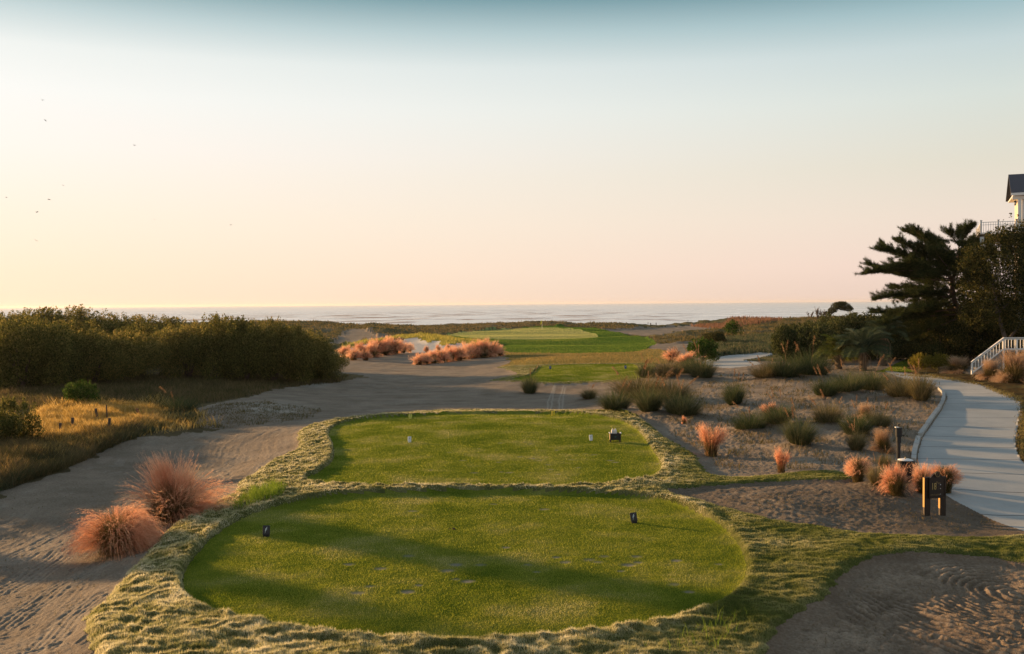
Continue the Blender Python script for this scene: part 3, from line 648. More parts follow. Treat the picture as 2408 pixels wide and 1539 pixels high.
scatter('bank_green_grass', [(-30,1170),(-30,1100),(90,1090),(230,1040),(330,1005),(420,960),(470,985),(320,1030),(240,1060),(140,1105),(60,1135)], 12000, (.25, .55), G_GRY, .0005, .5, 'greener weeds along the left sand bank', clump=.9)
scatter('sparse_litter_grass', [(430,985),(520,950),(620,945),(760,965),(730,985),(600,1000),(520,1010),(440,1010)], 5000, (.04, .16), G_BRN, .0006, .8, 'sparse brown weeds on the low sandy rise', clump=1.0)
scatter('dune_scrub_right', [(1545,850),(1560,822),(1620,812),(1700,800),(1830,790),(1850,830),(1800,832),(1700,836),(1640,850),(1600,862)], 26000, (.35, .8), G_GRY, .0007, .4, 'grey green dune grasses round the distant path bend', zmask=zone == 8, clump=.9)
scatter('dune_scrub_far', [(1500,800),(1640,780),(1700,760),(1720,748),(2000,745),(2000,790),(1850,830),(1650,825),(1560,820)], 30000, (.2, .55), G_BRN, .0007, .4, 'brown dune scrub beyond the fairway', zmask=zone == 8, clump=1.0)
scatter('ridge_scrub', [(560,752),(760,752),(1000,766),(1200,757),(1400,755),(1500,765),(1500,790),(1200,775),(1000,786),(900,798),(820,800),(560,800)], 30000, (.15, .5), G_BRN, .0007, .4, 'low brown grass on the dune ridge by the sea', zmask=zone == 8, clump=1.0)
scatter('ridge_tall_grass', [(1620,768),(1700,765),(1720,747),(1840,745),(1830,756),(1700,775)], 4000, (.5, 1.1), blade_mat('rust_grass', [(0, (.18, .09, .06)), (1, (.32, .18, .11))], .4), .0007, .3, 'rust brown tall grass on the seaward ridge', clump=1.0)
scatter('bed_grass', [(2100,882),(2200,884),(2300,900),(2400,935),(2408,960),(2480,1100),(2420,1095),(2395,1040),(2400,950),(2310,908),(2200,890)], 6000, (.05, .16), blade_mat('bed_blade', [(0, (.12, .1, .04)), (1, (.32, .26, .1))], .4), .0005, .6, 'thin dry grass along the outer edge of the path')
scatter('sand_weed_grass', [(1560,1010),(1620,930),(1700,880),(1900,870),(2200,900),(2200,960),(2160,1040),(2150,1080),(1990,1100),(1700,1110),(1640,1060)], 8000, (.05, .34), G_BRN, .0005, .6, 'sparse brown weeds and stalks on the right sand', clump=3.0)
for nm, pl, n_ in (('left_sand_debris', [(0,1180),(500,1060),(690,1040),(560,1150),(300,1350),(200,1539),(0,1539)], 900), ('bunker_debris', [(1850,1539),(2000,1360),(2408,1345),(2408,1539)], 700), ('mound_debris', [(1650,1175),(2000,1150),(2250,1190),(2400,1255),(2000,1250)], 1500)):
    scatter(nm, pl, n_, (.02, .09), G_BRN, .0006, 1.3, 'small dry stalks and bits lying on the sand', cat='debris')
scatter('green_tuft_grass', [(545,1190),(590,1165),(640,1145),(668,1150),(665,1165),(600,1185),(560,1197)], 900, (.18, .42), G_LIT, .0005, .35, 'bright green tall grass tuft on the rough edge')
scatter('weed_grass', [(1490,1530),(1600,1500),(1700,1460),(1760,1440),(1700,1540)], 80, (.1, .35), G_LIT, .0005, .5, 'scattered green weeds in the near rough')
# ------------------------------------------------------------------ grass clump prototypes
MUH_G = blade_mat('muhly_blade', [(0, (.05, .05, .018)), (.6, (.14, .12, .045)), (1, (.30, .21, .10))], .4)
MUH_P = blade_mat('muhly_plume', [(0, (.45, .18, .10)), (.4, (.82, .43, .26)), (1, (.95, .70, .48))], .55, rnd=.3)
MUH_B = blade_mat('muhly_plume_beige', [(0, (.35, .2, .12)), (.5, (.55, .38, .24)), (1, (.70, .55, .40))], .5, rnd=.3)
DG_M = blade_mat('dune_blade', [(0, (.035, .055, .025)), (.55, (.085, .115, .05)), (1, (.22, .20, .10))], .4, rnd=.35)
DG_Y = blade_mat('dune_blade_straw', [(0, (.09, .09, .035)), (.55, (.19, .17, .08)), (1, (.38, .28, .15))], .4, rnd=.3)
SEED = blade_mat('seed_head', [(0, (.20, .10, .05)), (1, (.42, .26, .14))], .4)
def norm(V, zr=1., q=97):
    r = np.percentile(np.hypot(V[:, 0], V[:, 1]), q); z = np.percentile(V[:, 2], 99.7); return np.array([1/r, 1/r, zr/z])
def muhly(seed, ng, npl, nb, wid, spread=1.0, droop=.9, clusters=0, br=.055, mat=None, gap=0.0, kmin=.5, sp=.55, gb=(.45, .95, .5)):
    g = np.random.default_rng(seed)
    b = np.stack([g.normal(0, .10, ng), g.normal(0, .10, ng), np.zeros(ng)], 1)
    az = g.uniform(0, 6.28, ng); th = np.abs(g.normal(0, gb[2]*spread, ng))
    V1, F1, _ = ribbons(b, az, th, g.uniform(gb[0], gb[1], ng), np.full(ng, wid*1.6), 5, .7*droop)
    v1 = np.repeat(g.random(ng), 12)
    b = np.stack([g.normal(0, .09, npl), g.normal(0, .09, npl), np.zeros(npl)], 1)
    if clusters:
        ca = g.uniform(0, 6.28, clusters); ct = g.uniform(.0, 1.15*spread, clusters); cl_ = g.uniform(.8, 1.25, clusters)
        ci = g.integers(0, clusters, npl); az = ca[ci]+g.normal(0, .11, npl)/np.maximum(ct[ci], .3); th = np.abs(ct[ci]+g.normal(0, .075, npl)); ln = cl_[ci]*g.uniform(.8, 1.08, npl)
    else:
        az = g.uniform(0, 6.28, npl); th = np.abs(g.uniform(0, 1, npl)**.6*.95*spread); ln = g.uniform(.78, 1.12, npl)*(1+.1*np.sin(3*az+seed))
    if gap:
        bad = (np.abs((az+math.pi/2+math.pi) % (2*math.pi)-math.pi) < 1.35) & (g.random(npl) < gap) & (th > .12); az = np.where(bad, az+math.pi*g.choice([-.65, .65], npl), az)
    V2, F2, P2 = ribbons(b, az, th, ln, np.full(npl, wid*.6), 6, (droop*(.55+1.5*sstep(.35, .9, th)) if clusters else droop*(.8+.4*g.random(npl))))
    # plume branchlets
    sg = 6; k = g.uniform(kmin, 1.0, (npl, nb))*sg; i = np.minimum(k.astype(int), sg-1); fr_ = (k-i)[..., None]
    idx = np.arange(npl)[:, None]
    q = (P2[i, idx]*(1-fr_)+P2[i+1, idx]*fr_).reshape(-1, 3); t = (P2[i+1, idx]-P2[i, idx]).reshape(-1, 3); t /= np.linalg.norm(t, axis=1)[:, None]+1e-9
    d = t+g.normal(0, sp, t.shape); d /= np.linalg.norm(d, axis=1)[:, None]; L_ = g.uniform(.5, 1.3, len(q))[:, None]*br
    sd = np.cross(d, g.normal(0, 1, d.shape)); sd /= np.linalg.norm(sd, axis=1)[:, None]+1e-9
    V3 = np.stack([q-sd*wid*.4, q+sd*wid*.4, q+d*L_], 1).reshape(-1, 3); F3 = np.arange(len(V3)).reshape(-1, 3)
    V3[:, 2] = np.maximum(V3[:, 2], .005); V2[:, 2] = np.maximum(V2[:, 2], .004); V1[:, 2] = np.maximum(V1[:, 2], .003)
    sc = norm(V3); V1 *= sc; V2 *= sc; V3 *= sc
    vv = np.clip(.0+.45*np.repeat(g.random(npl), nb)+.3*g.random(npl*nb)+.6*(k.ravel()/sg-.6), 0, 1)
    ma = mesh_np('muhly_blades', V1, F1, MUH_G, {'var': v1})
    mb_ = mesh_np('muhly_plumes', np.concatenate([V2, V3]), [F2, F3+len(V2)], mat or MUH_P, {'var': np.concatenate([np.repeat(g.random(npl)*.5, 14), np.repeat(vv, 3)])})
    return ma, mb_
def dunegrass(seed, n, wid, mat, base_r=.45, nstalk=3, q=96):
    g = np.random.default_rng(seed)
    r = base_r*np.sqrt(g.random(n)); a0 = g.uniform(0, 6.28, n)
    b = np.stack([r*np.cos(a0), r*np.sin(a0), np.zeros(n)], 1)
    th = np.abs(.15+.85*r/base_r*.8+g.normal(0, .22, n)); az = a0+g.normal(0, .5, n)
    V, Fc, _ = ribbons(b, az, th, g.uniform(.5, 1.15, n), np.full(n, wid), 5, .75)
    V[:, 2] = np.maximum(V[:, 2], -.02)
    sc = norm(V, 1, q); V *= sc
    ma = mesh_np('dune_blades', V, Fc, mat, {'var': np.repeat(g.random(n), 12)})
    stalks = []
    for k in range(nstalk):
        a = g.uniform(0, 6.28, 1); t = np.array([g.uniform(.1, .5)])
        b1 = np.array([[g.normal(0, .2), g.normal(0, .2), 0]]); V1, F1, P1 = ribbons(b1, a, t, np.array([g.uniform(1.25, 1.7)]), np.array([.012]), 6, .5)
        m = 60; s = g.uniform(4.3, 6, m); i = np.minimum(s.astype(int), 5); q_ = P1[i, 0]*(1-(s-i))[:, None]+P1[np.minimum(i+1, 6), 0]*(s-i)[:, None]
        d = np.stack([np.cos(a)[0]*.5+g.normal(0, .4, m), np.sin(a)[0]*.5+g.normal(0, .4, m), -.5+g.normal(0, .3, m)], 1)*.09
        sd = np.cross(d, g.normal(0, 1, d.shape)); sd /= np.linalg.norm(sd, axis=1)[:, None]
        V2 = np.stack([q_-sd*.010, q_+sd*.010, q_+d], 1).reshape(-1, 3)
        VV = np.concatenate([V1, V2]); VV[:, :2] *= .75; stalks.append(mesh_np('seed_stalk', VV, [F1, np.arange(len(V2)).reshape(-1, 3)+len(V1)], SEED, {'var': np.full(len(VV), g.random())}))
    return ma, stalks
PR = {
 'spiky': muhly(11, 3400, 2300, 46, .0030, 1.2, .75, 22, .065, None, .85, .52, .34, (.5, .92, .62)),
 'dome': muhly(15, 3400, 2500, 46, .0030, 1.05, 1.9, 0, .06, None, .9, .55, .40, (.5, .95, .62)),
 'mid': muhly(13, 2200, 900, 22, .008, .95, .95, 9, .09, None, .85, .66, .5, (.6, 1.0, .60)),
 'mid2': muhly(14, 2200, 800, 22, .008, .85, .95, 0, .09, None, .85, .68, .5, (.6, 1.05, .55)),
 'wisp': muhly(17, 900, 700, 16, .008, .6, .5, 5, .10),
 'beige': muhly(19, 1800, 1100, 20, .008, 1.0, .85, 16, .09, MUH_B, .5, .55, .5, (.5, .95, .6)),
 'small': muhly(21, 900, 480, 14, .015, 1.0, 1.0, 0, .13, None, .3, .5, .5, (.5, .9, .6)),
 'small2': muhly(22, 900, 480, 14, .015, .95, .8, 10, .13, None, .3, .5, .5, (.5, .9, .6))}
DG = {'a': dunegrass(31, 1500, .012, DG_M), 'b': dunegrass(32, 1500, .012, DG_M, .3), 'c': dunegrass(33, 1300, .013, DG_Y, .5, 5), 'd': dunegrass(34, 1500, .010, DG_M, .6, 2), 'e': dunegrass(35, 1200, .013, DG_Y, .25, 4)}
def gz(x, y):
    """height of the finished ground"""
    j = int(np.clip(np.searchsorted(ys, y), 1, NR-1)); i = int(np.clip(np.searchsorted(uc, x/y), 1, NC-1)); return float(min(Z[j, i], Z[j-1, i-1]))
def gp(px, py):
    p = ground(px, py); return Vector((p[0], p[1], gz(p[0], p[1])-.02))
def gd(px, y):
    d = ray(px, 800.); x = d[0]/d[1]*y; return Vector((x, y, gz(x, y)-.02))
def muh(px, py, h, w, kind, label, group='pink plumed grass clumps', dist=None):
    p = gd(px, dist) if dist else gp(px, py); k = p.y/F
    rz = random.uniform(0, 6.28)
    if kind in ('spiky', 'dome', 'mid', 'mid2'): rz = random.uniform(-.35, .35)
    o = empty('muhly_grass', p, rz, (w/2*k, w/2*k, h*k)); tag(o, label, 'ornamental grass', group)
    a, b = PR[kind]; obj('blades', a, o); obj('plumes', b, o); return o
def dug(px, py, h, w, kind, label, dist=None, group='dune grass clumps'):
    p = gd(px, dist) if dist else gp(px, py); k = p.y/F
    w *= 1.45; h *= 1.15
    o = empty('dune_grass', p, random.uniform(0, 6.28), (w/2*k*random.uniform(.85, 1.2), w/2*k*random.uniform(.8, 1.1), h*k*random.uniform(.9, 1.1))); o.rotation_euler.x = random.uniform(-.12, .12); o.rotation_euler.y = random.uniform(-.12, .12); tag(o, label, 'dune grass', group)
    a, st = DG[kind]; obj('blades', a, o)
    for s in st: obj('seed_stalk', s, o)
    return o
MUHL = [
 (408,1224,152,258,'spiky','largest pink plumed grass clump, flaring upright plumes beside the rough edge at left'),
 (275,1302,108,232,'dome','low domed pink grass clump drooping over the sand, nearest the camera at left'),
 (1672,1073,78,90,'wisp','pink grass clump with a tall wispy plume beside the middle tee'),
 (1837,1113,60,52,'wisp','narrow pink grass clump alone on the sand above the grass strip'),
 (2018,1136,62,66,'mid2','rounded green and pink grass clump at the end of the grass strip'),
 (2108,1163,74,86,'mid','pink grass clump in front of the bin'),
 (2170,1160,72,66,'mid','pink grass clump just left behind the tee sign'),
 (2222,1158,66,84,'mid2','reddish grass clump leaning over the path behind the tee sign'),
 (2078,1062,58,68,'beige','pinkish beige grass clump behind the ball washer post'),
 (1812,985,40,55,'wisp','pink plumed grass sticking out of green dune grass'),
 (2032,985,40,60,'beige','pale feathery grass clump high on the right dune'),
 (1608,998,20,18,'small2','tiny rusty brown grass tuft alone on sand by the middle tee'),
 (1580,852,34,46,'small','pink grass clump left of two behind the far tee'),
 (1618,860,34,70,'small2','pink grass clump right of two behind the far tee'),
 (2252,878,42,84,'beige','pale pink grass clump left of the white stair railing'),
 (2330,893,50,70,'beige','beige plumed grass clump at the foot of the stair railing'),
 (2385,898,76,110,'beige','large beige pink plumed grass mass at the right edge before the railing'),
 (1003,826,19,16,'small','small pink grass clump, leftmost of three standing in front of the bunker'),
 (1030,824,20,20,'small2','small pink grass clump, middle of three standing in front of the bunker'),
 (1054,823,20,20,'small','small pink grass clump, rightmost of three standing in front of the bunker')]
for a in MUHL: muh(*a)
rowA = [(814,842,30,30),(832,847,30,28),(848,842,38,32),(860,848,26,22),(872,840,40,38),(890,836,42,38),(908,835,44,38),(926,833,42,38),(944,829,34,32),(962,824,24,20)]
rowB = [(984,858,28,26),(1000,857,30,28),(1018,855,34,30),(1038,853,34,32),(1058,850,36,34),(1078,848,38,34),(1098,844,40,36),(1118,842,42,36),(1138,841,46,40),(1158,839,38,34),(1176,837,26,22)]
ords = ['first', 'second', 'third', 'fourth', 'fifth', 'sixth', 'seventh', 'eighth', 'ninth', 'tenth', 'eleventh']
for i, a in enumerate(rowA): muh(a[0], a[1], a[2]*1.02, a[3]*1.6, 'small' if i % 2 else 'small2', '%s pink grass clump from the left in the row below the white bunker' % ords[i], 'row of pink grass below the bunker')
for i, a in enumerate(rowB): muh(a[0], a[1], a[2]*1.02, a[3]*1.6, 'small' if i % 2 else 'small2', '%s pink grass clump from the left in the nearer diagonal row on the sand' % ords[i], 'diagonal row of pink grass on the sand')
for a in DUGL: dug(*a)
# ------------------------------------------------------------------ leafy crowns
def leaves(seed, blobs, n, size, hole=.35, shell=.55, up=.0, flat=1.0, asp=.55):
    g = np.random.default_rng(seed); bl = np.array(blobs, float); vol = (bl[:, 3]*bl[:, 4]*bl[:, 5])**.75; w = vol/vol.sum()
    i = g.choice(len(bl), n*2, p=w); d = g.normal(0, 1, (n*2, 3)); d /= np.linalg.norm(d, axis=1)[:, None]
    r = 1-(1-g.random(n*2)**(1/3.))*shell*1.6; r = np.clip(r+g.normal(0, .05, n*2), .05, 1.12)
    c = bl[i, :3]+d*r[:, None]*bl[i, 3:6]
    s = bl[:, 3:6].mean()*.5
    nn = noise(c[:, 0]/s+c[:, 2]*.7/s, c[:, 1]/s+c[:, 2]*1.1/s, seed)
    c = c[(nn > -hole*1.2)][:n]; c = c[c[:, 2] > .02]; m = len(c)
    nrm = g.normal(0, 1, (m, 3)); nrm[:, 2] += up; nrm /= np.linalg.norm(nrm, axis=1)[:, None]
    a = np.cross(nrm, g.normal(0, 1, (m, 3))); a /= np.linalg.norm(a, axis=1)[:, None]; b = np.cross(nrm, a)
    L_ = (size*g.uniform(.6, 1.3, m))[:, None]
    V = np.stack([c-a*L_*.5, c+b*L_*asp*.5, c+a*L_*.5, c-b*L_*asp*.5], 1).reshape(-1, 3)
    v = g.random(m)
    return V, np.arange(4*m).reshape(m, 4), np.repeat(v, 4)
def leafmat(name, a, b, c, trans=.35, rnd=.3): return blade_mat(name, [(0, a), (.6, b), (1, c)], trans, None, 1, rnd)
LF_THK = leafmat('thicket_leaf', (.06, .07, .02), (.17, .16, .048), (.34, .26, .085), .5)
LF_HED = leafmat('hedge_leaf', (.03, .042, .018), (.08, .095, .035), (.26, .24, .10), .3)
LF_DRK = leafmat('dark_leaf', (.018, .027, .011), (.055, .062, .022), (.17, .14, .045), .3)
LF_YEL = leafmat('yellow_leaf', (.08, .08, .015), (.19, .17, .03), (.36, .27, .06), .4)
LF_GRN = leafmat('green_leaf', (.03, .06, .012), (.07, .12, .025), (.16, .2, .05), .4)
BARK = plain('bark', (.14, .09, .06), .9, (.06, .045, .035), 9, bmp=.8)
BARKG = plain('grey_bark', (.16, .13, .11), .9, (.08, .065, .055), 9, bmp=.8)
def shrub_proto(seed, n, size, mat, sprouts=True, sq=1.0, hole=.25):
    g = random.Random(seed); bl = [(0, 0, .5, .7, .7, .40)]
    for k in range(15):
        a = g.uniform(0, 6.28); r = g.uniform(.25, .80); z = g.uniform(.22, .86)*(1-.35*r); s = g.uniform(.18, .38)
        bl.append((r*math.cos(a), r*math.sin(a), z, s, s, s*.75*sq))
    if sprouts:
        for k in range(22):
            a = g.uniform(0, 6.28); r = g.uniform(0, .75); bl.append((r*math.cos(a), r*math.sin(a), .84-.25*r*r+g.uniform(0, .10), .07, .07, .13))
    V, Fc, v = leaves(seed, bl, n, size, hole)
    me = mesh_np('foliage', V, Fc, mat, {'var': v}, smooth=False)
    t = MB()
    for k in range(5):
        a = g.uniform(0, 6.28); t.tube([(0, 0, -.05), (.15*math.cos(a), .15*math.sin(a), .25), (.4*math.cos(a), .4*math.sin(a), .6)], [.035, .025, .008], 6)
    o = t.build('tmp', BARK); tm = o.data; bpy.data.objects.remove(o)
    return me, tm
SP = [shrub_proto(50+k, 26000, .036, LF_THK) for k in range(4)]
def plant(name, proto, p, rx, rz, label, cat, group=None, rot=None):
    o = empty(name, p, random.uniform(0, 6.28) if rot is None else rot, (rx, rx, rz)); tag(o, label, cat, group)
    obj('foliage', proto[0], o); obj('trunk', proto[1], o); return o
THK = [ # picture x, distance, radius m, height m, label
 (805,  99, 3.4, 4.0, 'rounded evergreen shrub at the right end of the thicket'),
 (750,  96, 3.8, 5.1, 'evergreen shrub next to the right end of the thicket'),
 (690,  94, 3.8, 6.2, 'tall evergreen shrub on the right lobe of the thicket, near side'),
 (625,  94, 3.6, 6.4, 'tallest sprouting evergreen shrub of the thicket, above the grey sand rise'),
 (560,  95, 3.8, 6.1, 'evergreen shrub left of the tallest one in the thicket'),
 (490,  97, 3.7, 5.6, 'evergreen shrub at the left of the thicket\'s right lobe'),
 (720, 104, 4.5, 5.6, 'evergreen shrub in the back row of the thicket, rightmost'),
 (600, 106, 5.0, 6.0, 'evergreen shrub in the back row, behind the tallest one'),
 (430, 108, 4.8, 6.1, 'evergreen shrub in the notch between the two lobes of the thicket'),
 (360, 110, 5.0, 6.6, 'evergreen shrub in the back row left of the notch'),
 (290, 112, 5.2, 7.0, 'evergreen shrub in the back row above the middle of the left lobe'),
 (210, 110, 5.2, 7.2, 'evergreen shrub in the back row, over the shaded meadow'),
 (130, 108, 5.2, 7.3, 'evergreen shrub in the back row, second from the picture edge'),
 (50,  106, 5.2, 7.2, 'evergreen shrub in the back row at the left picture edge'),
 (300,  88, 3.4, 3.9, 'low evergreen shrub at the right foot of the left lobe'),
 (235,  86, 3.6, 4.3, 'evergreen shrub at the foot of the left lobe above the golden grass'),
 (150,  84, 3.6, 4.9, 'evergreen shrub at the foot of the left lobe, above the short posts'),
 (70,   80, 3.6, 5.0, 'evergreen shrub at the front of the left lobe near the picture edge'),
 (-10,  78, 3.8, 5.0, 'evergreen shrub at the front, cut by the left picture edge'),
 (350,  98, 3.8, 5.2, 'evergreen shrub in the middle row right of the left lobe'),
 (190,  97, 4.2, 5.9, 'evergreen shrub in the middle row of the left lobe'),
 (40,   92, 4.2, 6.0, 'evergreen shrub in the middle row at the far left'),
 (-90,  96, 5.0, 6.6, None), (-190, 92, 5.0, 6.5, None), (-300, 88, 5.0, 6.3, None)]
for i, (px, d, r, h, lb) in enumerate(THK):
    plant('evergreen_shrub', SP[i % 4], gd(px-48 if px > 450 else px-20, d*(.86 if (i < 6) else .89 if 14 <= i <= 17 else 1.0 if i == 18 else .88 if 19 <= i <= 21 else .97)), r*(.92 if i < 6 else 1.05), h*(.90 if i < 6 else 1.04 if 14 <= i <= 18 else .92 if 19 <= i <= 21 else .84)*(.93+.14*((i*37) % 10)/10), lb or 'evergreen shrub beyond the left picture edge, %s along the thicket' % ['first', 'second', 'third', 'fourth', 'fifth'][i-22], 'shrub', 'evergreen shrubs of the thicket' if lb else 'evergreen shrubs outside the picture')
SPD = shrub_proto(61, 9000, .060, LF_THK)
plant('wax_myrtle', SPD, gp(25, 1048), 1.45, 2.2, 'large bushy shrub on the left bank, its top lit gold', 'shrub')
plant('small_bush', shrub_proto(62, 3500, .09, LF_GRN), gp(195, 958), 1.3, 1.7, 'small green bush at the edge of the shaded meadow', 'shrub')
# tall shrubs outside the picture on the left, their shadows cross the near tee
for q_i, (x, y, r, h) in enumerate(((-31, 41, 2.6, 2.2), (-33, 47, 2.8, 2.7), (-27, 32.5, 1.8, 1.9), (-38, 47, 1.3, 8.9), (-38, 42, 1.0, 6.9))):
    plant('evergreen_shrub', SP[1], Vector((x, y, -.3)), r, h, 'evergreen shrub on the bank beyond the left picture edge, the %s one' % ['middle', 'far', 'nearest', 'tallest', 'slenderest'][q_i], 'shrub', 'evergreen shrubs outside the picture')
# clipped-looking hedges, dark trees and shrubs on the right
HD = [shrub_proto(70+k, 30000, .045, LF_HED, False, 1.15, .12) for k in range(2)]
HL = [(1862, 90, 2.7, 3.9, 'small leaved hedge shrub at the left end of the right planting'), (1915, 89, 3.0, 4.4, 'rounded hedge shrub, second from the left of the right planting'),
 (1975, 93, 3.3, 4.8, 'hedge shrub behind the left small palm'), (2040, 95, 3.6, 5.1, 'hedge shrub rising behind the large palm, left'), (2105, 94, 3.6, 5.0, 'dark hedge shrub right behind the large palm'), (2150, 92, 3.2, 4.4, 'dark low hedge shrub under the pine\'s lowest branches')]
for i, (px, d, r, h, lb) in enumerate(HL): plant('hedge_shrub', HD[i % 2], gd(px, d), r, h, lb, 'shrub', 'hedge shrubs on the right')
DK = [shrub_proto(80+k, 14000, .055, LF_DRK, False, 1.0, .3) for k in range(2)]
DL = [(2180, 84, 2.2, 2.2, 'dark low shrub beside the lawn strip'), (2215, 86, 2.8, 4.2, 'dark shrub below the pine trunk'), (2290, 85, 3.0, 4.4, 'dark shrub behind the stair railing, left'), (2370, 84, 3.2, 4.6, 'dark shrub behind the level part of the stair railing'), (2450, 84, 3.2, 5, 'dark shrub just beyond the right picture edge'),
 (2250, 92, 4.0, 6.2, 'dark shrub in the back row below the pine crown'), (2350, 92, 4.0, 6.4, 'dark shrub in the back row at the right edge')]
for i, (px, d, r, h, lb) in enumerate(DL): plant('dark_shrub', DK[i % 2], gd(px, d), r, h, lb, 'shrub', 'dark shrubs on the right')
YS = shrub_proto(90, 4500, .085, LF_YEL)
plant('yellow_shrub', YS, gd(2208, 76), 1.2, 1.5, 'yellow green leafy shrub left of the stair railing', 'shrub')
plant('yellow_shrub', YS, gd(2165, 79), 1.1, 1.4, 'olive shrub right of the lawn strip', 'shrub')
GS = shrub_proto(92, 4000, .10, LF_GRN, True)
plant('green_shrub', GS, gd(1652, 101), 2.0, 2.5, 'bright green shrub with bare stems beside the distant path', 'shrub')
plant('dark_shrub', DK[0], gd(1683, 132), 1.9, 2.1, 'small dark rounded shrub behind the bright green one', 'shrub')
plant('slender_shrub', shrub_proto(94, 1500, .12, LF_GRN, True), gp(1724, 797), 1.5, 2.6, 'slender young tree on the far dune', 'shrub')
# background tree masses on the right
def tree(name, p, trunk, R, blobs, n, size, mat, seed, label, cat='tree', hole=.4):
    o = empty(name, p); tag(o, label, cat)
    V, Fc, v = leaves(seed, blobs, n, size, hole); obj('crown', mesh_np('crown', V, Fc, mat, {'var': v}, smooth=False), o)
    t = MB()
    for (pts, r0, r1) in trunk: t.tube(pts, list(np.linspace(r0, r1, len(pts))), 8)
    t.build('trunk', BARKG, o, True); return o
p = gd(2375, 80)
tree('broadleaf_tree', p, [([(0, 0, -.2), (-.3, 0, 2), (-1.0, .1, 4.4), (-1.3, .2, 6.8), (-1.0, .2, 8.5)], .22, .08), ([(-1.0, .1, 4.4), (.6, .3, 6), (1.6, .2, 8)], .12, .05), ([(-.3, 0, 2.0), (1.2, 0, 4), (2.6, 0, 6.5)], .14, .05)], 0,
     [(-1.0, 0, 8.2, 2.2, 2.4, 1.9), (1.3, .3, 9.2, 2.2, 2.4, 2.0), (.2, .8, 10.4, 1.8, 1.8, 1.5), (-2.4, .5, 6.4, 1.6, 2.0, 1.5), (2.8, 0, 7.2, 2.4, 2.4, 2.4), (.6, 0, 6.2, 2.4, 2.2, 1.6), (2.6, .2, 10.4, 2.0, 2.0, 1.3), (-2.6, .3, 8.0, 1.2, 1.4, 1.0), (3.8, 0, 4.8, 2, 2, 2), (.3, .4, 4.2, 2.6, 2, 1.6), (-2.2, .6, 4.4, 1.8, 2, 1.5), (1.3, 0, 11.4, 1.0, 1.0, .9), (-.4, .3, 10.7, 1., .9, .9), (-2.5, .3, 9.4, 1.3, 1.3, 1.1), (-1.2, .3, 10.0, 1.2, 1.2, 1.1), (3.0, .2, 11.6, 1.6, 1.4, 1.2), (-3.2, .4, 8.3, 1.2, 1.2, 1.2)]+[(x_, .2, 11.3+.45*x_+dz_, .10, .10, .45) for x_, dz_ in ((-2.6, .9), (-1.9, .6), (-1.2, 1.0), (-.5, .8), (.1, 1.2), (.7, .7), (1.2, 1.3))], 52000, .17, LF_DRK, 101, 'dark spreading broadleaf tree at the right edge in front of the house', hole=.12)
p = gd(2480, 82)
tree('broadleaf_tree', p, [([(0, 0, -.2), (.1, 0, 5), (0, 0, 9)], .25, .1)], 0, [(0, 0, 9, 3, 3, 3), (-1, 0, 6, 3, 3, 3), (1, 0, 4, 3, 3, 2.5)], 16000, .18, LF_DRK, 102, 'dark broadleaf tree just beyond the right picture edge')
# twiggy sprouts in front of the balcony
def twigs(name, base_px, n, lab):
    o = bpy.data.objects['broadleaf_tree']; t = MB(); g = random.Random(4); bl = []
    for k in range(n):
        x = g.uniform(-1.6, 1.8); z0 = 10.1+.35*x; x1 = x+g.uniform(-.5, .7); z1 = z0+g.uniform(1.0, 2.3)
        t.tube([(x*.6, 0, 8.8), (x, 0, z0), ((x+x1)/2+g.uniform(-.1, .1), 0, (z0+z1)/2), (x1, g.uniform(-.3, .3), z1)], [.03, .02, .014, .006], 5)
        for q in range(4): f = g.uniform(.2, .95); bl.append((x+(x1-x)*f, 0, z0+(z1-z0)*f, .10, .10, .12))
    t.tube([(0, 0, 8.0), (0, 0, 8.5), (.1, 0, 9.2)], [.05, .05, .04], 6)
    t.build('bare_branches', BARK, o); V, Fc, v = leaves(9, bl, 900, .13, 1.0); obj('sprig_leaves', mesh_np('sprig_leaves', V, Fc, LF_DRK, {'var': v}, smooth=False), o)
twigs('twiggy_tree', gd(2345, 77), 12, 'thin twiggy tree top rising in front of the balcony railing')
